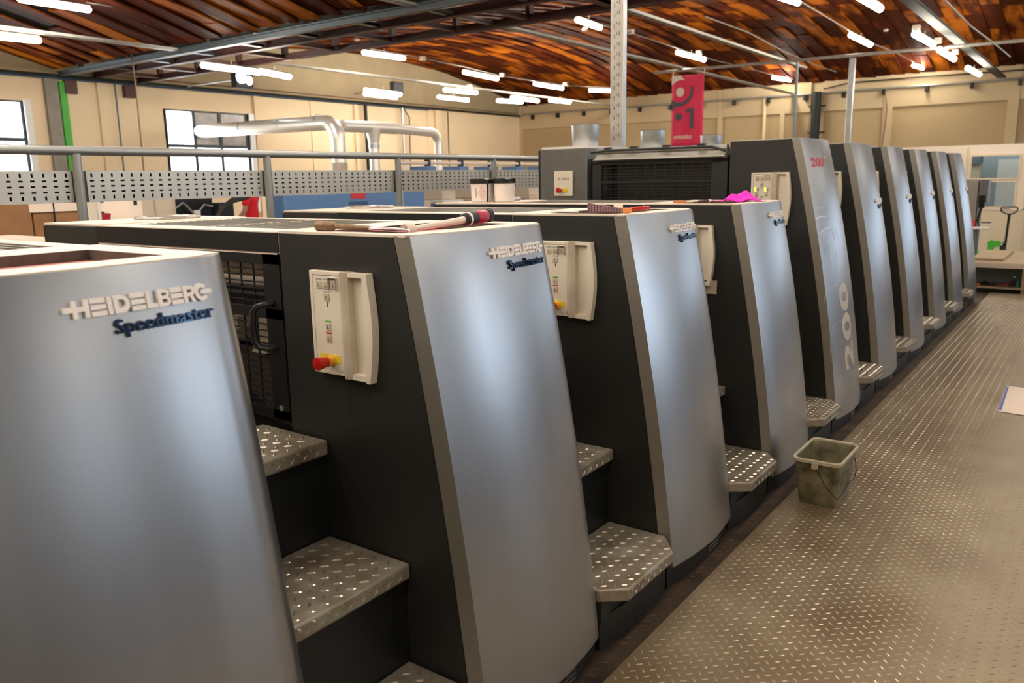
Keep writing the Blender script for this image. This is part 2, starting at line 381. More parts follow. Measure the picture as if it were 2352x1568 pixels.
# ------------------------------------------------------------------ walkway
walk = Bx(.355, 2.9, -3.0, 11.02, ZH, 0).obj('floor', 'floorplate', smooth=False, kind='structure')
edge = Bx(-3.2, .355, -3.0, 11.02, ZH, -.008).obj('floor', 'dirtyplate', smooth=False, kind='structure')
def lozenges(cells, z, L_=.0262, Wd=.0085, H=.0016):
    b = MB()
    for x, y, k in cells:
        c, s_ = (math.cos(R(45)), math.sin(R(45))) if k else (math.cos(R(-45)), math.sin(R(-45)))
        pr = [(-.5, 0, 0), (-.22, -.5, 0), (.22, -.5, 0), (.5, 0, 0), (.22, .5, 0), (-.22, .5, 0), (-.25, 0, 1), (.25, 0, 1)]
        vs = [(x+p[0]*L_*c-p[1]*Wd*s_, y+p[0]*L_*s_+p[1]*Wd*c, z+p[2]*H) for p in pr]
        b.add(vs, [(0, 1, 6), (1, 2, 7, 6), (2, 3, 7), (3, 4, 7), (4, 5, 6, 7), (5, 0, 6)])
    return b
def lattice(x0, x1, y0, y1):
    out = []; i = math.ceil(x0/.027)
    while i*.027 < x1:
        j = math.ceil(y0/.046)-1
        while (y := j*.046+(.023 if i % 2 else 0)) < y1:
            if y > y0: out.append((i*.027, y, i % 2))
            j += 1
        i += 1
    return out
lz = [c for c in lattice(.37, 2.4, -.6, 10.98) if (lambda s: s and s[0] < 2420 and s[1] < 1640)(scr((c[0], c[1], 0)))]
lozenges(lz, 0).obj('raised_lozenges', 'lozenge', walk, kind='stuff', smooth=False)
lz = [c for c in lattice(.285, .35, -.2, 4)]
lozenges(lz, -.008).obj('raised_lozenges', 'dirtyplate', edge, kind='stuff', smooth=False)

# ------------------------------------------------------------------ printing units
D = .66
def xf(z, y):
    t = 1.47-z; s_ = min(max(y/D, 0), 1)
    e_ = 0 if y < .60 else -((y-.60)/.06)**2*.03
    return .047+.225*t-.045*t*t+.034*4*s_*(1-s_)+e_
def xb(z): return xf(z, 0)-.048
def front_panel(H, tall, parent):
    b = MB(); ys = [0.012, .03, .07, .12, .18, .24, .30, .36, .42, .48, .54, .58, .61, .635, .652, .66]
    nz = 22; rows = []
    for j in range(nz+1):
        row = [(None, 0)]
        f = j/nz; r = []
        for y in ys:
            zb = .086
            if tall and y > .50: q = (y-.50)/.16; zb = .086+.13*(1-math.sqrt(max(0, 1-q*q)))
            z = zb+(H-zb)*f; r.append((xf(z, y), y, z))
        zl = r[0][2]
        r = [(xb(zl)-.02, .02, zl), (xb(zl)+.003, .0, zl)]+r
        ze = r[-1][2]; r += [(xf(ze, .66)-.02, .668, ze), (xf(ze, .66)-.09, .668, ze), (xf(ze, .66)-.09, .64, ze)]
        rows.append(r)
    n = len(rows[0]); vs = [p for r in rows for p in r]; fs = []
    for j in range(nz):
        for i in range(n-1): fs.append((j*n+i, j*n+i+1, (j+1)*n+i+1, (j+1)*n+i))
        fs.append((j*n+n-1, j*n, (j+1)*n, (j+1)*n+n-1))
    fs += [tuple(range(n-1, -1, -1)), tuple(range(nz*n, nz*n+n))]
    b.add(vs, fs); o = b.obj('front_panel', 'silver', parent, ang=28)
    # narrow near edge of the panel is bare brown-grey metal
    o.data.materials.append(M['strip'])
    for p in o.data.polygons:
        c = p.center
        if c.y < .013 and p.normal.y < -.3 : p.material_index = 1
    return o
def poly_letters():
    """HEIDELBERG in its own drawn capitals: list of (polys) in units of cap height"""
    L_ = []; x = 0; s_ = .27
    def rect(a, b_, c, d): return [(a, c), (b_, c), (b_, d), (a, d)]
    def E_(x, w=.92): return [rect(x, x+w, 0, .26), rect(x, x+w, .37, .63), rect(x, x+w, .74, 1)], w
    # H with long bar to the left
    L_.append([rect(0, .55, .37, .63), rect(.55, .82, 0, 1), rect(.82, 1.25, .37, .63), rect(1.25, 1.52, 0, 1)]); x = 1.62
    e, w = E_(x); L_.append(e); x += w+.11
    L_.append([rect(x, x+.27, 0, 1)]); x += .38
    def arc(cx, cy, ro, ri, a0, a1, n=12, sx=1):
        q = []
        for i in range(n):
            t0, t1 = R(a0+(a1-a0)*i/n), R(a0+(a1-a0)*(i+1)/n)
            q.append([(cx+ri*math.cos(t0)*sx, cy+ri*math.sin(t0)), (cx+ro*math.cos(t0)*sx, cy+ro*math.sin(t0)), (cx+ro*math.cos(t1)*sx, cy+ro*math.sin(t1)), (cx+ri*math.cos(t1)*sx, cy+ri*math.sin(t1))])
        return q
    L_.append([rect(x, x+.27, 0, 1), rect(x+.27, x+.5, 0, .24), rect(x+.27, x+.5, .76, 1)]+arc(x+.5, .5, .5, .26, -90, 90)); x += 1.1
    e, w = E_(x); L_.append(e); x += w+.11
    L_.append([rect(x, x+.27, 0, 1), rect(x+.27, x+.72, 0, .25)]); x += .80
    L_.append([rect(x, x+.27, 0, 1)]+[rect(x+.27, x+.6, a, a+.2) for a in (0, .42, .8)]+arc(x+.58, .29, .29, .1, -90, 90, 8)+arc(x+.56, .73, .27, .09, -90, 90, 8)); x += .95
    e, w = E_(x, .84); L_.append(e); x += w+.11
    L_.append([rect(x, x+.27, 0, 1), rect(x+.27, x+.55, .78, 1), rect(x+.27, x+.55, .36, .56), [(x+.42, .4), (x+.66, .4), (x+.88, 0), (x+.6, 0)]]+arc(x+.55, .68, .32, .11, -90, 90, 8)); x += .93
    L_.append(arc(x+.5, .5, .54, .29, 42, 318, 16)+[rect(x+.45, x+1.32, .38, .62)]); x += 1.32
    return L_, x
LET, LW = poly_letters()
def surf_map(y, z, d): return (xf(z, y)+d, y, z)
def logo(panel):
    y0, y1, z0, h = .287, .590, 1.388, .031; sx = (y1-y0)/LW
    for polys in LET:
        b = MB()
        for p in polys:
            q = [(y0+a*sx, z0+c*h) for a, c in p]; n = len(q)
            # make counter-clockwise
            vs = [surf_map(a, c, .0078) for a, c in q]+[surf_map(a, c, -.0005) for a, c in q]
            b.add(vs, [tuple(range(n)), tuple(range(2*n-1, n-1, -1))]+[(i, i+n, (i+1) % n+n, (i+1) % n) for i in range(n)])
        b.obj('raised_letter', 'letters', panel, smooth=False)
    vs, fs = text_mesh('Speedmaster', .034, .0003, space=1.06)
    mx_ = max(v.x for v in vs); k = (.585-.372)/mx_
    b = solid_text(vs, fs, lambda u, v, d: surf_map(.372+u*k, 1.352+v*1.05, d), 0, .007)
    b.obj('script_lettering', 'bluel', panel, smooth=False, label='blue metallic script lettering under the white capitals')
def side_body(H, parent, zlow=-.008):
    n = 12; pts = [(-.477, zlow), (.19, zlow)]
    zz = [.20+(H-.004-.20)*i/n for i in range(n+1)]
    HT = H-.004 if H > 1.6 else H-.058
    zz = [.20+(HT-.20)*i/n for i in range(n+1)]
    pts = [(-.477, zlow), (.24, zlow), (.24, .19)]+[(xb(z)-.002, z) for z in zz]+[(-.477, HT)]
    b = MB().prism(pts, .002, .655)
    if H < 1.6:
        x9, x8 = xb(HT)-.002, xb(H-.004)-.002
        def up_(p, q, y0, y1): b.prism([(p, HT), (x9 if q is None else q, HT), (x8 if q is None else q, H-.004), (p, H-.004)], y0, y1)
        up_(-.477, None, .002, .054); up_(-.477, None, .561, .655); up_(-.477, -.336, .054, .561); up_(-.021, None, .054, .561)
    b.obj('side_housing', 'black', parent)
def control_panel(parent, dz=0, w=0, variant=0):
    P = bpy.data.objects.new('control_panel', None)
    X0, X1 = -.322, -.084; Z1 = 1.366+dz; Z0 = 1.065+dz-w
    b = MB(); T = -.026
    # left half: border + recessed face
    b.box(X0, -.190, -.016, 0, Z0, Z1)
    bw = .012
    for q in ((X0, X0+bw, Z0, Z1), (-.196, -.190, Z0, Z1), (X0+bw, -.196, Z1-bw, Z1), (X0+bw, -.196, Z0, Z0+.010)):
        b.box(q[0], q[1], T+.004, -.015, q[2], q[3])
    body = b.obj('control_panel', 'cream', parent, bevel=.0015)
    MB().box(X0+bw+.0015, -.1975, -.0205, -.0155, Z0+.0115, Z1-bw-.0015).obj('face_plate', 'cream', body)
    # ridge
    rp = [(-.189, 0), (-.189, -.024), (-.183, -.032), (-.166, -.032), (-.157, -.026), (-.157, 0)]
    MB().prism(rp, Z0-.003, Z1+.001, 'z').obj('ridge', 'creamd', body)
    # grip with curved outer edge
    n = 10; out = []
    for i in range(n+1):
        f = i/n; z = Z0-.008+(Z1-Z0+.008)*f; out.append((-.084+.016*math.sin(math.pi*min(1, f*1.05))-.004*(1-f), z))
    g_ = MB()
    g_.box(-.157, -.098, -.004, 0, Z0, Z1)
    g_.box(-.157, -.100, T, 0, Z1-.012, Z1); g_.box(-.157, -.098, T, 0, Z0-.004, Z0+.012)
    for i in range(n):
        (xa, za), (xc, zc) = out[i], out[i+1]; xi = -.101+(.5-abs(i/n-.5))*.008
        g_.add([(xi, 0, za), (xa, 0, za), (xc, 0, zc), (xi, 0, zc), (xi, T-.002, za), (xa, T, za), (xc, T, zc), (xi, T-.002, zc)],
               [(0, 1, 2, 3), (4, 7, 6, 5), (0, 4, 5, 1), (3, 2, 6, 7), (0, 3, 7, 4), (1, 5, 6, 2)])
    g_.obj('grip_recess', 'cream', body)
    F = -.0205
    def key(cx, cz, bar, s_=.021, raised=True):
        k = MB()
        if raised: k.box(cx-s_/2, cx+s_/2, F-.003, F, cz-s_*.55, cz+s_*.45)
        o = k.obj('button', 'creamd', body, bevel=.001) if raised else None
        Bx(cx-s_/2-.001, cx+s_/2+.001, F-.0012, F, cz+s_*.62, cz+s_*.62+.004).obj('marker_strip', bar, body, smooth=False)
        g2 = MB(); g2.box(cx-.004, cx+.005, F-.0036, F-.0028, cz-.0065, cz-.005); g2.box(cx-.002, cx-.0005, F-.0036, F-.0028, cz-.0045, cz+.003)
        g2.obj('button_symbol', 'dark', body, smooth=False)
    t0 = Z1-.022
    key(-.282, t0-.017, 'grey'); key(-.2525, t0-.017, 'grey'); key(-.2215, t0-.015, 'grey')
    fr = MB(); a, c, d, e_ = -.237, -.204, t0-.032, t0+.004
    for q in ((a, a+.002, d, e_), (c-.002, c, d, e_), (a, c, e_-.002, e_)): fr.box(q[0], q[1], F-.008, F, q[2], q[3])
    fr.obj('key_guard', 'chrome', body, smooth=False)
    key(-.2525, t0-.052, 'grey')
    sw = M['teal']; Bx(-.2635, -.2405, F-.0012, F, Z1-.081, Z1-.077).obj('marker_strip', 'bluemach', body, smooth=False)
    Bx(-.253, -.251, F-.0012, F, Z1-.102, Z1-.088).obj('button_symbol', 'dark', body, smooth=False)
    if variant == 0:
        key(-.2525, Z1-.160, 'green'); key(-.2525, Z1-.194, 'red')
    else:
        key(-.2525, Z1-.165, 'green')
        for cx, cz in ((-.286, Z1-.105), (-.222, Z1-.105)):
            Bx(cx-.012, cx-.003, F-.0034, F, cz-.012, cz+.012).obj('lit_key', 'lampgreen', body, smooth=False); key(cx+.008, cz-.001, 'mauve', .014)
            key(cx, cz-.034, 'mauve', .017)
        key(-.286, Z1-.165, 'mauve', .018)
    ez = Z0+.042
    Bx(-.294, -.209, F-.0012, F, ez-.007, ez+.017).obj('yellow_plate', 'yellowp', body, smooth=False)
    es = MB().lathe([(.0165, F), (.0165, F-.006), (.0135, F-.012), (.0165, F-.022)], (-.2445, 0, ez), 20, 'y').obj('stop_collar', 'yellow', body)
    MB().lathe([(.0125, F-.02), (.014, F-.024), (.0195, F-.054), (.0185, F-.059), (.012, F-.061)], (-.2445, 0, ez), 20, 'y').obj('emergency_stop', 'red', body)
    return body
def tread(z, x0, x1, chamf, parent):
    y0, y1 = -.530, -.002
    if chamf:
        pts = [(x0, y0), (.245, y0), (.328, -.46), (.330, -.113), (.245, y1), (x0, y1)]
    else: pts = [(x0, y0), (x1, y0), (x1, y1), (x0, y1)]
    o = MB().prism(pts, z-.048, z, 'z').obj('step_tread', 'tread', parent, bevel=.007)
    # raised lozenges on the top and on the nose
    def inside(x, y):
        if x > x1-.012 and not chamf: return False
        if chamf:
            if x > .315: return False
            if x > .24 and (y > y1-.02-(x-.245)*1.25 or y < y0+.02+(x-.245)*.9): return False
        return True
    cs = []
    i = 0; xx = x0+.015
    while xx < (x1 if not chamf else .33):
        yy = y0+.015+(.024 if i % 2 else 0)
        while yy < y1-.01:
            if inside(xx, yy): cs.append((xx, yy, i % 2))
            yy += .048
        xx += .027; i += 1
    b = lozenges(cs, z-.0002, .030, .0105, .0032)
    xe = .330 if chamf else x1
    yy = y0+.03 if not chamf else -.44
    top = y1-.02 if not chamf else -.13
    k = 0
    while yy < top:      # nose, facing the walkway
        for a, zc in ((0, z-.014), (1, z-.032)):
            y_ = yy+(.024 if a else 0)
            if y_ > top: continue
            s_ = 1 if a else -1
            L2 = .013; vs = [(xe-.0002, y_-L2*.7, zc-L2*.7*s_), (xe-.0002, y_-.004, zc+.004*s_), (xe-.0002, y_+L2*.7, zc+L2*.7*s_), (xe-.0002, y_+.004, zc-.004*s_), (xe+.0035, y_, zc)]
            b.add(vs, [(0, 1, 4), (1, 2, 4), (2, 3, 4), (3, 0, 4)])
        yy += .048
    b.obj('raised_lozenges', 'ridge', o, kind='stuff', smooth=False)
def grille(x0, x1, z0, z1, y, dx, dz, r=.0022, xcol=None):
    b = MB(); n = max(1, round((x1-x0)/dx)); m = max(1, round((z1-z0)/dz))
    for i in range(n+1):
        x = x0+(x1-x0)*i/n; b.box(x-r, x+r, y, y+.004, z0, z1)
    for j in range(m+1):
        z = z0+(z1-z0)*j/m; b.box(x0, x1, y-.003, y+.001, z-r*.9, z+r*.9)
    return b
def build_unit(name, tall):
    root = thing(name, '', 'printing unit')
    H = 1.83 if tall else 1.47
    side_body(H, root); fp = front_panel(H, tall, root)
    # far-left (drive side) housing
    dh = Bx(-1.955, -1.546, .002, .655, -.008, H-.004).obj('drive_housing', 'darkgrey' if tall else 'black', root, bevel=.004)
    Bx(-1.972, -1.957, .004, .655, -.008, H-.01).obj('edge_panel', 'dark', root)
    # top covers
    if not tall:
        t1 = MB(); z0, z1 = H-.004, H+.003
        rx0, rx1, ry0, ry1 = -.335, -.022, .055, .560
        n = 10
        t1.box(-.477, rx0, .003, .658, z0, z1)
        t1.prism([(rx0, .003), (xf(H, 0)-.01, .003), (xf(H, .055), .055), (rx0, .055)], z0, z1, 'z')
        o2 = [(rx1, .055)]+[(xf(H, .055+.505*i/n)-.001, .055+.505*i/n) for i in range(n+1)]+[(rx1, .56)]
        t1.prism(o2, z0, z1, 'z')
        t1.prism([(rx0, .56), (xf(H, .56), .56), (xf(H, .655)-.002, .655), (rx0, .655)], z0, z1, 'z')
        t1.obj('top_cover', 'cover', root, smooth=False)
        rr = MB()
        for q in ((rx0-.0008, rx0+.002, ry0, ry1), (rx1-.002, rx1+.0008, ry0, ry1), (rx0, rx1, ry0-.0008, ry0+.002), (rx0, rx1, ry1-.002, ry1+.0008)): rr.box(q[0], q[1], q[2], q[3], H-.056, H+.0028)
        rr.obj('tray_wall', 'recess', root, smooth=False)
        MB().box(rx0, rx1, ry0, ry1, H-.058, H-.021).obj('tray_floor', 'pinktray', root, smooth=False)
        # middle deck with ventilation slats
        dk = MB(); dk.box(-1.546, -.480, .003, .12, H-.065, H); dk.box(-1.546, -.480, .60, .658, H-.065, H); dk.box(-1.546, -1.47, .12, .60, H-.065, H); dk.box(-.56, -.480, .12, .60, H-.065, H)
        dk.box(-1.0, -.98, .12, .60, H-.03, H); pass
        dk.obj('cross_deck', 'cover', root, smooth=False)
        Bx(-1.5455, -.4805, -.001, .0025, H-.062, H-.003).obj('deck_fascia', 'dark', root, smooth=False)
        me = None
        for i in range(14):
            y = .137+i*.0343
            if me is None:
                s0 = MB().box(-1.468, -.562, -.0045, .0045, H-.02, H+.001).obj('slat', 'strip', root, smooth=False); me = s0.data; s0.location = (0, y, 0)
            else:
                s1 = bpy.data.objects.new('slat', me); COL.objects.link(s1); s1.parent = root; s1.location = (0, y, 0)
        cr_ = MB()
        for i in range(22): cr_.box(-1.45+i*.0415, -1.447+i*.0415, .12, .60, H-.016, H-.003)
        cr_.obj('slat_tie', 'galvtray', root, smooth=False)
        # drive-side top with the thin ring
        MB().box(-1.958, -1.546, .003, .657, H-.004, H+.003).obj('top_cover', 'cover', root, smooth=False)
        MB().tube([(-1.75+.13*math.cos(a*math.pi/16), .42+.13*math.sin(a*math.pi/16), H+.009) for a in range(33)], .006, 6, False).obj('ring', 'steel', root)
        zt = 1.403
    else:
        n = 10
        MB().prism([(-.477, .003)]+[(xf(H, .02+.61*i/n)-.004, .02+.61*i/n) for i in range(n+1)]+[(-.477, .655)], H-.004, H+.002, 'z').obj('top_cover', 'galv', root, smooth=False)
        MB().box(-1.95, -1.55, .02, .64, H-.004, H+.012).obj('top_cover', 'white', root, smooth=False)
        MB().box(-1.546, -.480, .06, .655, 1.70, 1.75).obj('cross_deck', 'dark', root, smooth=False)
        zt = 1.70
    # lower closed panel, the mesh door, and the cylinders behind it
    zb_ = .875 if not tall else 1.2
    MB().box(-1.546, -.480, .02, .655, -.008, zb_-.01).obj('lower_housing', 'dark', root, smooth=False)
    if not tall:
        d = MB(); X0, X1 = -1.540, -.484; a0, a1 = -1.462, -.562
        zz = [(.878, .907), (1.200, 1.232), (1.371, 1.400)]
        for q in zz: d.box(X0, X1, .0, .022, q[0], q[1])
        d.box(X0, a0, .0, .022, .878, 1.400); d.box(a1, X1, .0, .022, .878, 1.400)
        door = d.obj('guard_door', 'dark', root, smooth=False)
        grille(a0, a1, .907, 1.200, .010, .066, .0205).obj('mesh_grille', 'dark', door, smooth=False)
        grille(a0, a1, 1.232, 1.371, .010, .066, .0205).obj('mesh_grille', 'dark', door, smooth=False)
        h_ = [(-.525, .0, 1.250), (-.532, -.028, 1.250), (-.545, -.046, 1.245), (-.556, -.054, 1.228), (-.558, -.055, 1.18), (-.556, -.054, 1.135), (-.545, -.046, 1.118), (-.532, -.028, 1.113), (-.525, 0, 1.113)]
        MB().tube(h_, .0105, 10).obj('door_handle', 'tubdark', door)
        MB().lathe([(.009, 0), (.009, -.004), (.004, -.007)], (-.520, 0, .915), 12, 'y').obj('bolt', 'steel', door)
        Bx(-1.535, -.49, .0, .02, 1.4015, 1.4045).obj('light_edge', 'cover', door, smooth=False)
        for (y, z, r, mt) in ((.30, 1.30, .085, 'beige'), (.16, 1.345, .022, 'cover'), (.14, 1.29, .018, 'cover'), (.33, 1.10, .09, 'grey'), (.17, 1.235, .03, 'dark'), (.40, .97, .07, 'steel')):
            MB().tube([(-1.54, y, z), (-.483, y, z)], r, 18).obj('cylinder', mt, root)
        for x in (-.60, -.74, -.93, -1.13, -1.33):
            b = MB(); b.box(x-.045, x+.045, .12, .2, 1.08, 1.16); b.prism([(x-.05, 1.05), (x+.03, 1.05), (x+.05, 1.12), (x, 1.15)], .10, .13, 'y')
            b.obj('gripper_block', 'creamd', root)
        pl = MB(); pl.box(-1.54, -.484, .13, .15, .885, 1.055); pl.obj('inner_plate', 'recess', root, smooth=False)
        for x in (-.66, -.95, -1.24): MB().lathe([(.04, .13), (.04, .115), (.02, .11)], (x, 0, .965), 18, 'y').obj('hub', 'dark', root)
    else:
        d = MB(); d.box(-1.5, -.49, .0, .02, 1.70, 1.735); d.box(-1.5, -1.425, .0, .02, 1.0, 1.72); d.box(-.60, -.49, .0, .02, 1.0, 1.72); d.box(-1.5, -.49, .002, .018, 1.575, 1.588)
        door = d.obj('guard_door', 'dark', root, smooth=False)
        grille(-1.425, -.60, 1.20, 1.70, .01, .066, .0205, .002).obj('mesh_grille', 'dark', door, smooth=False)
        Bx(-1.54, -.49, .12, .13, 1.2, 1.7).obj('inner_plate', 'tubdark', root, smooth=False)
        hd = MB().prism([(-.07, 1.735), (-.06, 1.728), (.05, 1.728), (.05, 1.80), (.03, 1.80), (-.035, 1.745)], -1.46, -.50, 'x').obj('ink_guard', 'darkgrey', root)
        hd.data.materials[0] = M['galvtray']
        MB().tube([(-1.5, -.02, 1.79), (-1.38, -.02, 1.80), (-.6, -.02, 1.80), (-.5, -.02, 1.77)], .008, 8).obj('hose', 'rubber', root)
        Bx(-1.47, -.50, .0, .035, 1.785, 1.812).obj('ink_rail', 'galv', root, smooth=False)
        for x in (-1.40, -1.2, -.95, -.7): Bx(x, x+.05, -.01, .03, 1.803, 1.822).obj('clamp', 'dark', root)
    # steps in the gap before this unit
    for (z, x0, x1) in ((.849, -.62, -.309), (.536, -.33, .011)): tread(z, x0, x1, False, root)
    tread(.22, -.012, .33, True, root)
    MB().box(-.62, -.332, -.529, -.003, -.008, .80).obj('riser', 'dark', root, smooth=False)
    MB().box(-.332, -.012, -.529, -.003, -.008, .487).obj('riser', 'dark', root, smooth=False)
    # curved kick plate with louvres
    k = MB(); ks = [(.20, -.53), (.262, -.53), (.285, -.40), (.285, -.12), (.262, 0), (.285, .10), (.292, .33), (.285, .50), (.245, .655), (.20, .655)]
    k.prism([(a-.012, c) for a, c in ks], -.008, .115, 'z').obj('kick_plate', 'black', root)
    MB().box(.20, .258, -.53, -.002, .10, .172).obj('riser', 'black', root, smooth=False)
    v = MB()
    for i in range(5): v.box(.276, .2825, .36, .46, .015+i*.018, .023+i*.018)
    v.box(.276, .282, .408, .412, .015, .095)
    v.obj('louvre', 'strip', root, smooth=False)
    Bx(.250, .256, -.004, .004, -.008, .17).obj('joint', 'tubdark', root)
    return root, fp
U, fpU = build_unit('printing_unit', False); control_panel(U)
# pocket in the top of the low units: real recess walls standing proud around the tray
logo(fpU)
T_, fpT = build_unit('printing_unit', True); control_panel(T_, .262, .02, 1)
LAB = {1: 'low silver-fronted printing unit at the far left front, its raised lettering biggest of all', 2: 'low printing unit carrying the long torque wrench on its top',
       3: 'low printing unit with the red pliers and mauve strap on its top', 4: 'low printing unit beside the bucket, with a pink cloth and tubs on top',
       5: 'tall printing unit printed with red 200 and pale line drawings on its front', 6: 'tall printing unit standing just behind the one printed with 200',
       7: 'third tall printing unit counted from the one printed with 200', 8: 'fourth tall printing unit counted from the one printed with 200',
       9: 'last but one tall printing unit at the far end of the press', 10: 'last tall printing unit of the row, farthest from the camera beside the low bench'}
units = {}
U.location = (0, -1.2, 0); U['label'] = LAB[1]; units[1] = U
for k_ in (2, 3, 4): units[k_] = dup(U, (0, (k_-2)*1.2, 0), LAB[k_])
T_.location = (0, 3.6, 0); T_['label'] = LAB[5]; units[5] = T_
for k_ in range(6, 11): units[k_] = dup(T_, (0, (k_-2)*1.2, 0), LAB[k_])
for k_, o in units.items(): o['group'] = 'low printing units' if k_ < 5 else 'tall printing units'
for k_ in range(6, 11):
    fp = [c for c in kids(units[k_]) if c.name.startswith('front_panel')][0]; logo(fp)
# small cream tag under the control panel of unit four
Bx(-.136, -.056, -.004, .001, 1.014, 1.083).obj('cream_tag', 'creamd', units[4], smooth=False)
# small control box on the drive housing of unit five
cb_ = Bx(-1.82, -1.66, -.016, .001, 1.485, 1.665).obj('control_box', 'cream', units[5], bevel=.002)
Bx(-1.785, -1.70, -.0175, -.0155, 1.515, 1.54).obj('yellow_plate', 'yellowp', cb_, smooth=False)
MB().lathe([(.012, -.016), (.012, -.035), (.0195, -.05), (.0185, -.058)], (-1.76, 0, 1.528), 18, 'y').obj('emergency_stop', 'red', cb_)
for i, x in enumerate((-1.785, -1.755, -1.73, -1.705)):
    Bx(x, x+.016, -.018, -.0155, 1.60, 1.62).obj('button', 'grey', cb_, smooth=False)
# print on the front of unit five
fpt = [c for c in kids(units[5]) if c.name.startswith('front_panel')][0]
vs, fs = text_mesh('200', .078, .0012); kx = .205/max(v.x for v in vs)
solid_text(vs, fs, lambda u, v, d: surf_map(.088+u*kx, 1.658+v*.98, d), 0, .0012).obj('red_print', 'redprint', fpt, smooth=False, label='red number 200 with a degree mark')
b = MB()
for i in range(10):
    a0, a1 = i*math.pi/5, (i+1)*math.pi/5
    for_ = [surf_map(.312+r_*math.cos(a)*1.3, 1.705+r_*math.sin(a), .0012) for r_, a in ((.006, a0), (.012, a0), (.012, a1), (.006, a1))]
    b.add(for_, [(0, 1, 2, 3)])
b.obj('red_print', 'redprint', fpt, smooth=False)
MB().add([surf_map(.340+.010*math.cos(a*math.pi/6), 1.712+.012*math.sin(a*math.pi/6), .0012) for a in range(12)], [tuple(range(12))]).obj('pale_spot', 'bannerwhite', fpt, smooth=False)
vs, fs = text_mesh('200', .30, .010, space=1.08)
solid_text(vs, fs, lambda u, v, d: surf_map(.385-v*.85, .36+u*1.18, d), 0, .0008).obj('ghost_number', 'ghost', fpt, smooth=False, label='large pale number 200 running up the panel')
def strip(pts, w=.004):
    b = MB(); P_ = []
    for i, (y, z) in enumerate(pts):
        a = pts[max(i-1, 0)]; c = pts[min(i+1, len(pts)-1)]; d = Vector((c[0]-a[0], c[1]-a[1])).normalized(); n_ = (-d.y*w/2, d.x*w/2)
        P_ += [surf_map(y+n_[0], z+n_[1], .0012), surf_map(y-n_[0], z-n_[1], .0012)]
    return b.add(P_, [(2*i, 2*i+1, 2*i+3, 2*i+2) for i in range(len(pts)-1)])
ln = MB()
def addstrip(pts, w=.004): q = strip(pts, w); ln.add(q.v, q.f)
def circ(cy, cz, r, w=.004, a0=0, a1=360, n=24): addstrip([(cy+r*math.cos(R(a0+(a1-a0)*i/n)), cz+r*math.sin(R(a0+(a1-a0)*i/n))) for i in range(n+1)], w)
circ(.10, 1.155, .014); circ(.10, 1.155, .026); circ(.10, 1.155, .038, .003)
addstrip([(.04, 1.25), (.12, 1.275), (.20, 1.28), (.30, 1.26)], .009); addstrip([(.05, 1.235), (.18, 1.255)], .005)
addstrip([(.02, 1.34), (.08, 1.352), (.17, 1.35)], .009); addstrip([(.02, 1.405), (.14, 1.405), (.20, 1.46)], .003); addstrip([(.14, 1.405), (.14, 1.35)], .003)
addstrip([(.18, 1.28), (.20, 1.23), (.22, 1.28), (.25, 1.22)], .004); addstrip([(.10, 1.11), (.13, 1.09), (.16, 1.17)], .004)
circ(.24, 1.50, .02, .003); circ(.22, 1.36, .018, .003); circ(.26, 1.22, .016, .003); circ(.27, 1.42, .012, .003)
addstrip([(.30, 1.26), (.34, 1.20), (.34, 1.12), (.28, 1.12)], .003); addstrip([(.20, 1.22), (.20, 1.0), (.24, .99), (.24, 1.15)], .003)
circ(.14, .70, .22, .003, 30, 150); circ(.16, .52, .17, .003, 10, 200); circ(.20, .40, .24, .003, -60, 60); circ(.10, .33, .02, .003); circ(.15, .56, .016, .003)
ln.obj('line_drawing', 'line', fpt, smooth=False, label='thin white technical line drawing of machine parts')

# tray walls standing on the top of the low units (dark inner faces seen from the camera)

# ------------------------------------------------------------------ things lying on the press
ZT = 1.474
def at(o, loc, rz=0): o.location = loc; o.rotation_euler = (0, 0, rz); return o
# ratchet handle + torque wrench
w = thing('ratchet_handle', 'chrome ratchet handle with a brown worn grip end, left of the torque wrench', 'wrench', (0, 0, 0))
MB().tube([(-.362, .052, 1.488), (-.355, .052, 1.488), (-.295, .054, 1.488), (-.285, .055, 1.488)], [.010, .0155, .0145, .009], 14).obj('grip', 'socket', w)
MB().tube([(-.285, .055, 1.488), (-.16, .075, 1.484)], [.0075, .006], 10).obj('shaft', 'socket', w)
MB().tube([(-.165, .074, 1.484), (-.10, .085, 1.481), (-.03, .096, 1.478)], [.0058, .006, .005], 10).obj('shaft', 'chrome', w, label='bright chrome shaft')
w = thing('torque_wrench', 'steel torque wrench with black and red handle lying across the unit top', 'wrench')
P0 = Vector((-.083, .150, 1.476)); dr = Vector((-.032, .42, .022)).normalized(); hx, hy, hz_ = P0
MB().lathe([(.006, -.018), (.019, -.016), (.0235, -.008), (.0245, .004), (.021, .013), (.012, .018)], P0, 20, 'y').obj('ratchet_head', 'cover', w)
MB().lathe([(.015, -.0175), (.015, -.020), (.006, -.021)], P0, 16, 'y').obj('drive_disc', 'chrome', w)
MB().tube([P0+dr*.012, P0+dr*.03, P0+dr*.285], [.007, .0085, .0115], 12).obj('shaft', 'cover', w)
MB().tube([P0+dr*.275, P0+dr*.281, P0+dr*.338], [.016, .0205, .0205], 16).obj('collar', 'rubber', w)
MB().tube([P0+dr*.292, P0+dr*.303], .0209, 16).obj('scale_window', 'white', w)
MB().tube([P0+dr*.336, P0+dr*.340, P0+dr*.395, P0+dr*.399], [.019, .0212, .0212, .019], 16).obj('handle', 'grip', w)
MB().tube([P0+dr*.397, P0+dr*.404, P0+dr*.414, P0+dr*.421, P0+dr*.430], [.019, .0225, .020, .0225, .014], 16).obj('end_cap', 'rubber', w)
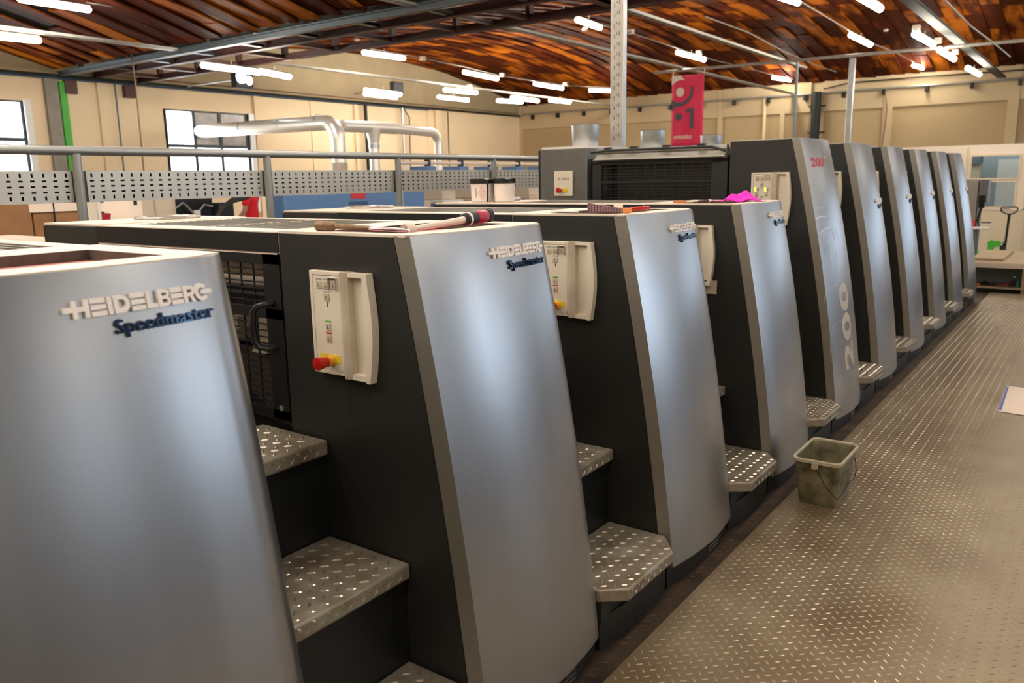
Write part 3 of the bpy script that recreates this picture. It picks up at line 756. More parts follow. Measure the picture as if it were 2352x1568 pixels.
# pliers, strap, scraper, pen on unit three
w = thing('pliers', 'red-handled pliers lying at the right end of the mauve strap', 'pliers', (-.035, 1.385, ZT+.004), R(78))
for s_ in (-1, 1):
    MB().tube([(0, 0, .008), (.03, s_*.009, .008), (.08, s_*.014, .009), (.12, s_*.010, .010)], [.005, .007, .0085, .007], 8).obj('handle', 'red', w)
    MB().tube([(0, 0, .008), (-.03, -s_*.004, .008), (-.055, -s_*.001, .008)], [.007, .006, .002], 8).obj('jaw', 'steel', w)
w = thing('perforated_strap', 'mauve perforated plastic strap, curled, near the front edge of the unit top', 'strap', (-.085, 1.295, ZT+.002), R(12))
w.scale = (.78, 1, 1)
b = MB(); hl = MB(); bd = MB()
def sz(i): return .040-.026*(i/14)**.8
def sy(i): return .018*math.sin(i/14*2.2)
for i in range(14):
    x0, x1 = -.10+i*.0145, -.10+(i+1)*.0145
    b.add([(x0, sy(i), 0), (x1, sy(i+1), 0), (x1, sy(i+1), sz(i+1)), (x0, sy(i), sz(i)), (x0, sy(i)+.012, 0), (x1, sy(i+1)+.012, 0), (x1, sy(i+1)+.012, sz(i+1)), (x0, sy(i)+.012, sz(i))], [(0, 1, 2, 3), (7, 6, 5, 4), (3, 2, 6, 7)])
    for j in range(4):
        zc = sz(i+.5)*(.16+.23*j); h_ = sz(i+.5)*.07; y_ = sy(i+.5)-.0012
        hl.add([(x0+.003, y_, zc-h_), (x0+.011, y_, zc-h_), (x0+.011, y_, zc+h_), (x0+.003, y_, zc+h_)], [(0, 1, 2, 3)])
b.obj('perforated_face', 'mauve', w, smooth=False); hl.obj('slot_rows', 'recess', w, smooth=False, kind='stuff')
w = thing('cork_block', 'small orange-brown block next to the pliers jaws', 'block', (.0, 1.315, ZT+.001), .3); MB().box(-.015, .015, -.02, .02, 0, .018).obj('block_body', 'orange', w, bevel=.002)
w = thing('pink_eraser', 'small pale pink rounded piece behind the mauve strap', 'eraser', (-.30, 1.79, ZT+.001), .2); MB().box(-.02, .02, -.012, .012, 0, .018).obj('eraser_body', 'paper', w, bevel=.004)
w = thing('steel_scraper', 'thin steel scraper with a white tip on the third low unit', 'tool', (-.235, 1.243, ZT+.001), R(-8))
MB().tube([(-.07, 0, .005), (.06, 0, .005)], .003, 8).obj('shaft', 'steel', w); MB().tube([(-.085, 0, .006), (-.07, 0, .006)], .0055, 8).obj('tip', 'white', w)
# pink cloth and pens on unit four
b = MB(); n = 18; vs = []
for i in range(n+1):
    for j in range(n+1):
        u, v_ = i/n*2-1, j/n*2-1; r = math.hypot(u, v_)
        h = max(0, .052*(1-r*r*.8))*(.62+.38*math.sin(5*u+3*v_)*math.cos(4*v_-2*u))+.004*abs(math.sin(11*u)*math.cos(9*v_))+.003
        vs.append((u*.085*(1+.2*math.sin(4*v_)), v_*.07*(1+.2*math.cos(5*u)), max(.002, h)))
b.add(vs, [(i*(n+1)+j, (i+1)*(n+1)+j, (i+1)*(n+1)+j+1, i*(n+1)+j+1) for i in range(n) for j in range(n)])
o = b.obj('cleaning_cloth', 'magenta', ang=60); o.location = (-.10, 2.82, ZT-.004); o.rotation_euler = (0, 0, -.75); o.scale = (1.55, 1.2, 1.15)
sol = o.modifiers.new('Solidify', 'SOLIDIFY'); sol.thickness = .003; sol.offset = 1
tag(o, 'crumpled magenta cleaning cloth lying on the fourth low unit', 'cloth')
w = thing('marker_pen', 'marker pen with white cap lying behind the front of the fourth unit', 'pen', (-.245, 2.66, ZT-.002), R(84))
MB().tube([(-.06, 0, .007), (.04, 0, .007)], .006, 8).obj('pen_barrel', 'rubber', w); MB().tube([(.04, 0, .007), (.065, 0, .007)], .007, 8).obj('pen_cap', 'white', w)
w = thing('box_cutter', 'small orange and white box cutter left of the marker pen', 'knife', (-.30, 2.50, ZT+.0), R(20))
MB().box(-.05, .02, -.01, .01, 0, .012).obj('knife_handle', 'orange', w, bevel=.002); MB().box(.02, .05, -.008, .008, .003, .010).obj('knife_blade', 'white', w)
# ink tubs on unit four
def ink_tub(x, y, label, s_=.88):
    w = thing('ink_tub', label, 'tub', (x, y, ZT))
    MB().lathe([(.070*s_, 0), (.074*s_, .004), (.080*s_, .12)], n=28).obj('tub_body', 'tubdark' if 0 else 'tubwhite', w)
    MB().lathe([(.084*s_, .115), (.087*s_, .117), (.087*s_, .142), (.082*s_, .146), (.076*s_, .143)], n=28).obj('tub_lid', 'tubdark', w)
    b = MB()
    for i in range(8):      # printed label wrap
        pass
    return w
w1 = ink_tub(-1.735, 2.60, 'white ink tub with black lid and red hazard diamonds, left of the pair'); w2 = ink_tub(-1.60, 2.66, 'white ink tub with black lid, right and behind the other tub')
def wrap(w, a0, a1, z0, z1, m, r=.0795, dr_=.0006, nm='label_print'):
    b = MB(); n = 8
    for i in range(n):
        A = [R(a0+(a1-a0)*t/n) for t in (i, i+1)]
        def rr(z): return (.074+.006*(z/.12))*.88+dr_
        b.add([(rr(z)*math.cos(a), rr(z)*math.sin(a), z) for a, z in ((A[0], z0), (A[1], z0), (A[1], z1), (A[0], z1))], [(0, 1, 2, 3)])
    return b.obj(nm, m, w, smooth=False)
wrap(w1, -24, -12, .0, .118, 'tubdark', nm='dark_gap'); wrap(w2, -150, -120, 0, .118, 'tubdark', nm='dark_gap')
for cz, ca in ((.085, -50), (.085-.028, -62), (.03, -50), (.057, -40)):
    b = MB(); s_ = .015
    for k in range(4):
        def pt(t, q): 
            cs = [(0, 1), (1, 0), (0, -1), (-1, 0)]; a, c = cs[t % 4]; return (a*s_*q, c*s_*q)
        q_ = [pt(k, 1), pt(k+1, 1), pt(k+1, .8), pt(k, .8)]
        b.add([(((.0752+.006*((cz+v)/.12))*.88)*math.cos(R(ca)+u/.08), ((.0752+.006*((cz+v)/.12))*.88)*math.sin(R(ca)+u/.08), cz+v) for u, v in q_], [(0, 1, 2, 3)])
    b.obj('hazard_diamond', 'redprint', w1, smooth=False)
wrap(w1, -88, -80, .03, .09, 'grey', nm='label_print')
# galvanised cans on the drive side of the tall units, upright strut beside them
for (y, lab) in ((3.92, 'nearest and largest-looking galvanised can on the tall press, left of the upright'), (5.06, 'middle galvanised can, between the upright and the banner'), (6.36, 'farthest galvanised can, half in front of the banner edge')):
    w = thing('galvanised_can', lab, 'can', (-1.75, y, 1.842))
    MB().lathe([(.096, 0), (.098, .004), (.108, .165), (.112, .168), (.112, .172), (.106, .172), (.094, .01)], n=32).obj('can_body', 'galv', w)
    MB().tube([(.111*math.cos(a*math.pi/12), .111*math.sin(a*math.pi/12), .170) for a in range(25)], .003, 6, False).obj('can_rim', 'socket', w)
w = thing('upright_strut', 'pale perforated galvanised upright rising from the press to the ceiling', 'strut', (-1.62, 4.18, 0))
b = MB(); b.box(-.055, .045, -.002, .002, 1.845, 5.1); b.obj('strut_face', 'galvtray', w, smooth=False)
b = MB(); b.box(-.060, -.055, -.002, .05, 1.845, 5.1); b.box(.045, .050, -.002, .05, 1.845, 5.1); b.obj('strut_flange', 'galv', w, smooth=False)
b = MB()
z = 1.9
while z < 5.0:
    b.box(-.030, -.026, -.003, -.0015, z, z+.03); b.box(.012, .016, -.003, -.0015, z+.02, z+.05); b.box(-.008, -.004, -.003, -.0015, z+.03, z+.045); z += .075
b.obj('strut_slots', 'tubdark', w, smooth=False, kind='stuff')

# ------------------------------------------------------------------ bucket and paper on the walkway
w = thing('bucket', 'dirty cream rectangular bucket standing on the tread plate floor', 'bucket', (.507, 2.50, .0))
def rrect(hx, hy, r, n=5):
    pts = []
    for cx, cy, a in ((hx-r, hy-r, 0), (-hx+r, hy-r, 90), (-hx+r, -hy+r, 180), (hx-r, -hy+r, 270)):
        for i in range(n+1): t = R(a+90*i/n); pts.append((cx+r*math.cos(t), cy+r*math.sin(t)))
    return pts
def loft(rings, cap=True):
    n = len(rings[0][0]); vs = []; fs = []
    for p, z in rings: vs += [(a, c, z) for a, c in p]
    for i in range(len(rings)-1):
        for k in range(n): fs.append((i*n+k, i*n+(k+1) % n, (i+1)*n+(k+1) % n, (i+1)*n+k))
    if cap: fs += [tuple(range(n-1, -1, -1)), tuple(range((len(rings)-1)*n, len(rings)*n))]
    return MB().add(vs, fs)
loft([(rrect(.090, .128, .03), .001), (rrect(.093, .132, .032), .01), (rrect(.110, .175, .035), .238), (rrect(.106, .171, .032), .238), (rrect(.089, .130, .03), .02), (rrect(.080, .12, .03), .012)]).obj('bucket_shell', 'bucket', w)
loft([(rrect(.111, .176, .036), .226), (rrect(.118, .190, .04), .230), (rrect(.119, .191, .04), .246), (rrect(.113, .184, .036), .250), (rrect(.107, .172, .033), .246), (rrect(.106, .171, .032), .226)], False).obj('bucket_rim', 'bucketrim', w)
loft([(rrect(.088, .127, .028), .013), (rrect(.090, .130, .028), .06), (rrect(.075, .11, .028), .066)]).obj('dried_residue', 'residue', w)
MB().tube([(-.0, -.192, .222), (.055, -.215, .145), (.108, -.205, .085), (.115, -.20, .078), (.120, -.14, .085), (.124, -.08, .105), (.125, 0, .112), (.125, .06, .10), (.122, .12, .125), (.10, .18, .17), (.0, .192, .222)], .0028, 6).obj('wire_handle', 'rubber', w)
for s_ in (-1, 1): Bx(-.016, .016, s_*.192-.006, s_*.192+.006, .205, .240).obj('handle_lug', 'bucketrim', w, bevel=.002)
w = thing('paper_sheet', 'printed paper sheet with a blue edge lying on the walkway at the right', 'paper', (0, 0, 0))
MB().add([(1.046, 5.49, .004), (1.063, 4.675, .004), (1.75, 4.60, .005), (1.75, 5.42, .004)], [(0, 1, 2, 3)]).obj('sheet', 'paper', w, smooth=False)
MB().add([(1.048, 5.45, .0055), (1.064, 4.70, .0055), (1.082, 4.70, .0055), (1.062, 5.45, .0055)], [(0, 1, 2, 3)]).obj('blue_edge_print', 'bluep', w, smooth=False)

# ------------------------------------------------------------------ gallery rail with perforated plates
XRl = -2.75
w = thing('gallery_rail', 'grey tubular handrail with perforated plates behind the low units', 'railing')
MB().tube([(XRl, -1.5, 1.795), (XRl, 7.2, 1.795)], .024, 14).obj('top_rail', 'rail', w)
posts = [-.62, .555, 1.73, 2.90, 4.07, 5.24, 6.41]
for y in posts: MB().tube([(XRl, y, -.011), (XRl, y, 1.78)], .024, 12).obj('post', 'rail', w)
for i in range(len(posts)-1):
    y0, y1 = posts[i]+.055, posts[i+1]-.02; za, zb2 = 1.535, 1.695
    rows = [(1.672, 'v'), (1.644, 'h'), (1.617, 'h'), (1.588, 'h'), (1.560, 'v')]; nc = 20; pit_ = (y1-y0)/nc
    ys = [y0, y1]; b = MB()
    # plate with real holes: build strips row by row
    def hole(r): return (.0055, .010) if r == 'v' else (.011, .0045)
    zc = [za]
    for zz, r in sorted(rows): hw, hh = hole(r); zc += [zz-hh/1, zz+hh/1]
    zc.append(zb2); X_ = XRl-.033
    for j in range(len(zc)-1):
        if j % 2 == 0: b.box(X_, X_+.003, y0, y1, zc[j], zc[j+1])
        else:
            r = sorted(rows)[j//2][1]; hw, hh = hole(r); yy = y0
            for c in range(nc):
                cy = y0+pit_*(c+.5); b.box(X_, X_+.003, yy, cy-hw, zc[j], zc[j+1]); yy = cy+hw
            b.box(X_, X_+.003, yy, y1, zc[j], zc[j+1])
    b.obj('perforated_plate', 'perf', w, smooth=False)
    Bx(X_-.030, X_-.026, y0, y1, za+.004, zb2-.004).obj('tray_back', 'tubdark', w, smooth=False)
    Bx(X_-.01, X_-.002, y0-.078, y0+.002, za, zb2).obj('joint_plate', 'recess', w, smooth=False)
gal = Bx(-3.6, -2.0, -3, 11.0, ZH, -.012).obj('gallery_deck', 'dirtyplate', smooth=False); tag(gal, 'dark gallery deck under the handrail on the drive side', 'deck')

# ------------------------------------------------------------------ lamps
def on_x(x, px, py):
    d = fw+rt2*((px-1176)/FPX)-up2*((py-784)/FPX); t = (x-CAM.x)/d.x; return CAM+d*t
def on_z(z, px, py):
    d = fw+rt2*((px-1176)/FPX)-up2*((py-784)/FPX); t = (z-CAM.z)/d.z; return CAM+d*t
def lamp(a, c, label, r=.055):
    a = Vector(a); c = Vector(c); w = thing('ceiling_light', label, 'light', (a+c)/2)
    d = c-a; L_ = d.length; u = d.normalized(); mid = (a+c)/2
    MB().tube([a-mid, a-mid+u*.03, c-mid-u*.03, c-mid], [r*.55, r, r, r*.55], 10).obj('diffuser', 'tube', w)
    b = MB().tube([a-mid+u*.02+Vector((0, 0, r*.9)), c-mid-u*.02+Vector((0, 0, r*.9))], r*.55, 6); b.obj('housing', 'galvtray', w)
    MB().tube([(0, 0, r*.8), (0, 0, r+.09)], .012, 6).obj('hanger', 'galvtray', w)
    return w
def L3(x, p, q, label): lamp(on_x(x, *p), on_x(x, *q), label)
X1 = -12.35
L3(X1, (40, -4), (208, 22), 'long lit tube at the very top left corner of picture')
L3(-12.95, (-60, 77), (94, 93), 'lit tube under the pale tray at the left edge of the picture')
L3(X1, (833, 120), (930, 134), 'lit tube just right of the brown beam, first of the long row')
L3(X1, (1064, 165), (1144, 181), 'second lit tube of the long row, above the end of the round duct')
L3(X1, (1227, 192), (1293, 203), 'third lit tube of the long row, left of the upright strut')
L3(X1, (1354, 207), (1410, 209), 'lit tube crossing behind the upright strut')
L3(X1, (1467, 208), (1512, 214), 'lit tube between the upright strut and the red banner')
L3(-7.0, (1324, 44), (1380, 64), 'lit tube against the left edge of the upright strut near the top')
L3(-7.0, (1284, 30), (1305, 35), 'small lit tube end peeping from the brown beam above the strut')
L3(-7.0, (1555, 120), (1619, 137), 'lit tube right above the red banner')
L3(-7.0, (1776, 178), (1817, 184), 'lit tube near the far wall left of the thin upright post')
L3(-3.2, (1790, -8), (1834, 6), 'lit tube cut by the top edge, right of centre')
L3(-3.2, (1953, 80), (2000, 103), 'lit tube above the cross pipe between the two upright posts')
L3(-3.2, (2098, 150), (2128, 158), 'small lit tube below the cross pipe near the far wall')
L3(-1.38, (1965, -14), (2022, 20), 'lit tube under the wide tray at the top right')
L3(-1.38, (2101, 78), (2144, 102), 'lit tube under the wide tray just before the cross pipe')
L3(-1.38, (2157, 114), (2192, 136), 'lit tube under the wide tray just past the cross pipe')
L3(-1.38, (2222, 156), (2250, 171), 'last lit tube under the wide tray by the far wall')
L3(-12.2, (462, 149), (598, 166), 'lit tube over the floodlight, left one of the touching pair')
L3(-12.4, (594, 163), (668, 177), 'lit tube over the floodlight, right one of the touching pair')
L3(-14.9, (837, 206), (922, 217), 'upper of two lit tubes over the round duct')
L3(-15.3, (836, 215), (912, 224), 'lower of two lit tubes over the round duct')
L3(-13.1, (1020, 206), (1096, 213), 'upper of the two lit tubes above the right end of the duct')
L3(-14.5, (1006, 222), (1076, 230), 'lower of the two lit tubes above the right end of the duct')
L3(-13.1, (1175, 223), (1237, 232), 'lit tube overlapping its neighbour over the corner of the hall')
L3(-13.9, (1142, 231), (1200, 234), 'lit tube partly behind its neighbour over the corner of the hall')
L3(-12.8, (1262, 230), (1310, 234), 'lit tube low over the far corner, left of the upright strut')
# unseen rows added to light the near part of the hall
for x in (-7.0, -3.2, -1.38, 1.3):
    for y in (-6.0, -4.2, -2.4, 0.0, 3.0, 6.2, 9.5, 13, 16.5, 20):
        if (x == -7.0 and y > 3.5) or (x < 0 and y > 7): continue
        lamp((x, y, 4.0), (x, y+1.5, 4.0), 'lit tube in the unseen rows over the near walkway', .05)['group'] = 'unseen tubes over the near walkway'
for x in (6.0, 11.0):  # added out of view to brighten the right side of the hall
    for y in (-3.0, 3.0, 9.5, 16.5):
        lamp((x, y, 4.0), (x, y+1.5, 4.0), 'lit tube in the added rows right of the walkway', .05)['group'] = 'added tubes right of the walkway'
# trays and conduits carrying the lamps
M['traywide'] = mat('dull_tray', (.10, .095, .08), .7, 0)
def tray(x, y0, y1, z, wd, label, m='galvtray'):
    b = MB(); b.box(x-wd/2, x+wd/2, y0, y1, z, z+.006); b.box(x-wd/2, x-wd/2+.006, y0, y1, z, z+.05); b.box(x+wd/2-.006, x+wd/2, y0, y1, z, z+.05)
    tag(b.obj('cable_tray', m, smooth=False), label, 'cable tray')
tray(-1.20, 9.75, 25.36, 4.12, .20, 'wide galvanised cable tray running to the far wall at the upper right', 'traywide')
tray(-4.70, 7.0, 19.1, 4.09, .10, 'narrow galvanised tray ending in mid air right of the banner')
tray(-6.95, 3.0, 25.4, 4.10, .12, 'galvanised tray crossing the brown beams and passing behind the banner')
tray(-12.95, -2, 7.7, 4.09, .14, 'pale galvanised tray in the upper left meeting the blue-grey beam')
tray(-13.1, 9.7, 25.2, 4.10, .07, 'thin pale tray above the round duct, running to the hall corner')
def conduit(x, y0, y1, fz, label, off=.16):
    pts = []; n = 14
    for i in range(n+1): y = y0+(y1-y0)*i/n; pts.append((x, y, fz(y)-off))
    MBt = MB().tube(pts, .012, 6); o = MBt.obj('conduit', 'galvtray'); tag(o, label, 'conduit')
def on_row(px, py, x): return on_x(x, px, py)
def polycond(x, pxs, label):
    pts = [on_x(x, *p) for p in pxs]; o = MB().tube(pts, .013, 6).obj('conduit', 'galvtray'); tag(o, label, 'conduit')
polycond(X1, [(850, 112), (930, 126), (1062, 152), (1150, 174), (1230, 186), (1300, 196), (1410, 202), (1470, 203), (1515, 208)], 'thin conduit along the long row of tubes over the far hall')
polycond(-7.0, [(1384, 58), (1450, 76), (1560, 112), (1640, 138), (1700, 152), (1780, 173), (1860, 186)], 'thin conduit right of the upright strut carrying two tubes')
polycond(-3.2, [(1830, -2), (1900, 40), (1960, 76), (2005, 100), (2060, 122), (2110, 148)], 'thin conduit between the posts carrying tubes to the far wall')
polycond(X1, [(200, 5), (300, 22), (390, 36), (470, 52)], 'thin conduit ending in a white box under the left vault')
polycond(-4.9, [(1620, 38), (1720, 75), (1800, 118), (1870, 148), (1920, 165)], 'faint wire rising over the vault right of the banner')
polycond(-.3, [(2170, 0), (2230, 60), (2290, 105), (2320, 130)], 'faint wire across the vault at the upper right')
def jbox(x, p, label): 
    q = on_x(x, *p); o = Bx(-.06, .06, -.06, .06, -.05, .05).obj('junction_box', 'paper', bevel=.01); o.location = q; tag(o, label, 'junction box')
jbox(X1, (406, 40), 'white junction box under the left vault'); jbox(X1, (971, 134), 'small junction box right of the first long-row tube')
jbox(X1, (1154, 172), 'small junction box at the end of the second long-row tube'); jbox(-7.0, (1449, 73), 'small junction box right of the upright strut')
jbox(-13.1, (1078, 199), 'tiny junction box above the lamps near the duct end'); jbox(X1, (1299, 193), 'tiny junction box right of the third long-row tube')
jbox(-7.0, (1605, 121), 'tiny junction box over the tube above the banner'); jbox(-1.38, (2105, 65), 'tiny junction box at the wide tray')
jbox(-1.38, (2155, 93), 'junction box where the cross pipe meets the wide tray'); jbox(-1.38, (2194, 119), 'junction box past the cross pipe on the wide tray')
for px, py in ((2035, 72), (1343, 71), (820, 93)): 
    q = on_x(-3.2 if px > 2000 else -7.0 if px > 1000 else -12, px, py); o = MB().lathe([(.05, 0), (.06, .03), (.03, .06)], n=12).obj('smoke_detector', 'white'); o.location = q; tag(o, 'white smoke detector at ceiling height %s' % {2035: 'between the tubes at upper right', 1343: 'left of the upright strut', 820: 'under the brown beam', 345: 'near the left wall'}[px], 'detector')
# cross pipe with posts, banner
w = thing('cross_pipe', 'long pale pipe hung across the hall above the red banner', 'pipe')
MB().tube([(-7.6, 16.9, 4.06), (3.0, 16.9, 3.95)], .035, 10).obj('pipe', 'galvtray', w)
w = thing('hanging_post', 'galvanised square post dropping from the cross pipe behind the tall units', 'post')
Bx(-3.13, -3.01, 16.86, 16.94, -.39, 3.96).obj('post', 'galv', w, bevel=.01)
w = thing('drop_conduit', 'thin dark blue-grey conduit dropping from the cross pipe', 'conduit')
MB().tube([(-4.22, 16.95, 4.0), (-4.22, 16.95, -.39)], .03, 8).obj('conduit_pipe', 'bluegrey', w)
w = thing('banner', 'red hanging banner with grey and white swirl, number 1 and white word', 'banner', (-7.10, 16.84, 0))
BWd, BZ0, BZ1 = .80, 2.30, 3.93
b = MB(); n = 12
vs = []
for i in range(n+1):
    for j in range(15):
        u = BWd*i/n; z = BZ0+(BZ1-BZ0)*j/14; yo = .012*math.sin(i*1.1)*(1-j/14)
        vs.append((u+.0, yo, z))
b.add(vs, [(i*15+j, (i+1)*15+j, (i+1)*15+j+1, i*15+j+1) for i in range(n) for j in range(14)])
cl = b.obj('banner_cloth', 'bannerred', w, ang=80); sm = cl.modifiers.new('Solidify', 'SOLIDIFY'); sm.thickness = .004
def flat(pts, m, nm, yy=-.016): 
    o = MB().add([(a, yy, c) for a, c in pts], [tuple(range(len(pts)))]).obj(nm, m, w, smooth=False); return o
def ell(cx, cz, rx, rz, a0=0, a1=360, n=28): return [(cx+rx*math.cos(R(a0+(a1-a0)*i/n)), cz+rz*math.sin(R(a0+(a1-a0)*i/n))) for i in range(n+(0 if a1-a0 == 360 else 1))]
def bz(f): return BZ1-(BZ1-BZ0)*f      # f: fraction down
flat(ell(.215, bz(.23), .105, .105), 'bannerwhite', 'white_disc')
flat([(0, bz(0)), (.25, bz(0)), (.27, bz(.03)), (.34, bz(.068)), (.26, bz(.062)), (.18, bz(.065)), (.10, bz(.085)), (.04, bz(.105)), (0, bz(.13))], 'bannerwhite', 'white_swirl')
o_ = ell(.20, bz(.21), .345, .36, -150, 12); i_ = ell(.20, bz(.19), .285, .30, 12, -150)
flat([p for p in o_ if p[0] > 0]+[p for p in i_ if p[0] > 0], 'bannergrey', 'grey_swirl')
flat([(0, bz(.335)), (.06, bz(.36)), (.16, bz(.385)), (.16, bz(.42)), (.09, bz(.44)), (.04, bz(.475)), (0, bz(.50))], 'bannergrey', 'grey_swirl', -.0165)
flat(ell(.19, bz(.575), .088, .088), 'bannergrey', 'grey_disc')
flat([(.36, bz(.485)), (.42, bz(.465)), (.56, bz(.46)), (.56, bz(.745)), (.47, bz(.745)), (.47, bz(.52)), (.39, bz(.525))], 'bannergrey', 'number_one')
vs, fs = text_mesh('IMPRESSÃO', .13, .004); kx = .46/max(v.x for v in vs)
MB().add([(.07+v.x*kx, -.016, bz(.885)+v.y*.8) for v in vs], fs).obj('banner_word', 'bannerwhite', w, smooth=False)
for x in (.01, .79): MB().tube([(x, 0, BZ1), (x+.01, .04, 4.08)], .008, 6).obj('hanging_cord', 'white', w)

# ------------------------------------------------------------------ ducts
w = thing('exhaust_duct', 'large shiny round duct from the window bending down behind the rail', 'duct')
def elbow(c, a, n=8, r=.35):      # quarter turn from +x to -z
    return [(c[0]+r*math.sin(R(90*i/n)), c[1], c[2]-r*(1-math.cos(R(90*i/n)))) for i in range(n+1)]
MB().tube([(-17.72, 11.2, 2.98), (-12.85, 11.2, 2.93)], .165, 20).obj('duct_run', 'duct', w)
MB().tube([(-12.85, 11.2, 2.93)]+elbow((-12.85, 11.2, 2.93), 0)[1:], .17, 20).obj('elbow', 'duct', w)
MB().tube([(-12.5, 11.2, 2.60), (-12.5, 11.2, 2.0)], .155, 20).obj('duct_drop', 'duct', w)
MB().tube([(-12.5, 11.2, 2.05), (-12.5, 11.2, .9)], .18, 20).obj('duct_sleeve', 'beige', w)
for x in (-15.9, -14.4, -13.1): MB().tube([(x, 11.2, 2.965), (x+.03, 11.2, 2.965)], .172, 20).obj('joint_ring', 'galv', w)
w = thing('branch_duct', 'second round duct running to the right with a T drop and an end elbow', 'duct')
xd = -12.5
def eY(c, r=.28, n=8): return [(c[0], c[1]+r*math.sin(R(90*i/n)), c[2]-r*(1-math.cos(R(90*i/n)))) for i in range(n+1)]
MB().tube([(xd, 11.35, 2.86), (xd, 13.05, 2.86)], .135, 18).obj('duct_run', 'duct', w)
MB().tube([(xd, 13.0, 2.86), (xd, 14.3, 2.82)], .115, 18).obj('duct_run', 'duct', w)
MB().tube([(xd, 14.3, 2.82)]+eY((xd, 14.3, 2.82))[1:], .115, 18).obj('elbow', 'duct', w)
MB().tube([(xd, 14.58, 2.54), (xd, 14.58, .5)], .11, 18).obj('duct_drop', 'duct', w)
MB().tube([(xd, 12.3, 2.82), (xd, 12.3, 2.55), (xd, 12.3, 2.5)], [.19, .13, .125], 18).obj('tee', 'duct', w)
MB().tube([(xd, 12.3, 2.5), (xd, 12.3, .5)], .115, 18).obj('duct_drop', 'duct', w)
MB().tube([(xd, 12.3, 2.48), (xd, 12.3, 2.38)], .132, 18).obj('joint_ring', 'galv', w)

# ------------------------------------------------------------------ left wall services
w = thing('wall_cable_run', 'dark green cable run with brackets along the top of the left wall', 'cable')
MB().tube([(XL+.12, -8, 4.03), (XL+.12, 25.4, 4.05)], .035, 8).obj('cable', 'greencable', w)
MB().tube([(XL+.10, -8, 3.98), (XL+.10, 20, 3.99)], .018, 6).obj('cable', 'bluecable', w, label='thinner blue cable')
MB().tube([(XL+.08, 9.5, 4.16), (XL+.08, 25.3, 4.14)], .012, 6).obj('cable', 'socket', w)
w = thing('far_cable_run', 'galvanised cable run on small brackets along the far wall', 'cable')
MB().tube([(XL+.2, 25.44, 4.10), (XR-.1, 25.44, 4.06)], .035, 8).obj('cable', 'galvtray', w)
MB().tube([(-6.0, 25.40, 4.2), (-5.2, 25.40, 4.33), (-3.5, 25.40, 4.33), (2, 25.40, 4.28)], .02, 6).obj('cable', 'rubber', w)
i = 0; x = -17.0
while x < 3:
    Bx(x-.04, x+.04, 25.34, 25.49, 3.90, 4.06).obj('bracket', 'dark', w, smooth=False); x += 1.16
w = thing('cable_bundle', 'thick black vertical cable bundle on the far wall', 'cable', (-6.18, 25.32, 0))
MB().tube([(0, 0, 4.12), (.01, 0, 3.4), (-.01, 0, 2.6), (0, 0, -.39)], .15, 12).obj('bundle', 'greencable', w)
for z in (2.9, 3.7): Bx(-.26, .26, .10, .17, z-.02, z+.02).obj('clamp', 'dark', w)
w = thing('far_downpipe', 'pale downpipe on the far wall left of the cable bundle', 'pipe', (-7.85, 25.45, 0)); MB().tube([(0, 0, 4.05), (0, 0, -.39)], .05, 8).obj('pipe', 'wall', w)
w = thing('twisted_cable', 'thin brown cable hanging down the far wall right of the posts', 'cable', (-4.12, 25.4, 0)); MB().tube([(-.1, 0, 4.05), (0, 0, 3.5), (-.02, 0, 3.0), (-.1, 0, 2.0), (-.1, 0, -.39)], .02, 6).obj('cable', 'socket', w)
w = thing('green_conduit', 'bright green conduit strip beside the grey column on the left wall', 'conduit'); Bx(XL+.02, XL+.10, 7.73, 7.88, ZH, 3.93).obj('strip', 'green', w)
for y, lab in ((7.98, 'brown steel bracket right of the green strip'), (9.36, 'brown steel bracket on the left wall behind the blue drop cable')):
    o = Bx(XL, XL+.14, y-.13, y+.13, 3.68, 3.96).obj('beam_bracket', 'brownsteel'); tag(o, lab, 'bracket')
for y, m_, lab, r_ in ((8.95, 'bluecable', 'thin blue cable dropping down by the left wall', .018), (16.95, 'greencable', 'dark drain pipe on the left wall behind the branch duct', .055), (18.6, 'galv', 'pale green drop pipe on the left wall', .04), (20.9, 'greencable', 'thin dark pipe near the corner on the left wall', .02)):
    o = MB().tube([(XL+.2, y, 3.98), (XL+.2, y, -.39)], r_, 8).obj('wall_pipe', m_); tag(o, lab, 'pipe')
q0 = on_x(-14.5, 300, 112); q1 = on_x(-14.5, 330, 388)
o = MB().tube([q0, on_x(-14.5, 312, 200), q1, (q1.x, q1.y, -.39)], .016, 6).obj('hanging_cable', 'socket'); tag(o, 'thin brown cable hanging from the pale tray at upper left', 'cable')
o = MB().tube([on_x(XL+.15, 925, 245), on_x(XL+.15, 940, 270), on_x(XL+.15, 943, 385), on_x(XL+.15, 943, 420)], .02, 6).obj('curved_cable', 'greencable'); tag(o, 'thin dark cable curving down the wall above the duct end', 'cable')
for px, y0_ in ((992, 220), (1077, 0)):
    pass
# floodlights
def flood(px, py, x, label, sz, lit=True):
    q = on_x(x, px, py); w = thing('floodlight', label, 'light', q, R(-45))
    Bx(-sz*.6, sz*.6, 0, sz*.5, -sz*.55, sz*.6).obj('housing', 'rubber', w, bevel=.01)
    if lit:
        MB().lathe([(sz*.36, -.01), (sz*.3, -.03), (sz*.05, -.04)], (-sz*.25, 0, .02), 16, 'y').obj('lens', 'spot', w); MB().lathe([(sz*.26, -.01), (sz*.2, -.03), (sz*.05, -.04)], (sz*.28, 0, -.04), 16, 'y').obj('lens', 'spot', w)
    w.rotation_euler = (0, 0, R(90)); MB().tube([(0, .1, 0), (0, q.x-XL-.005, 0)], .02, 6).obj('bracket_arm', 'galv', w)
flood(562, 180, -15.2, 'twin lit floodlight high by the left wall above the window', .40)
flood(916, 204, -15.8, 'grey floodlight on the left wall above the duct tee', .34, False)

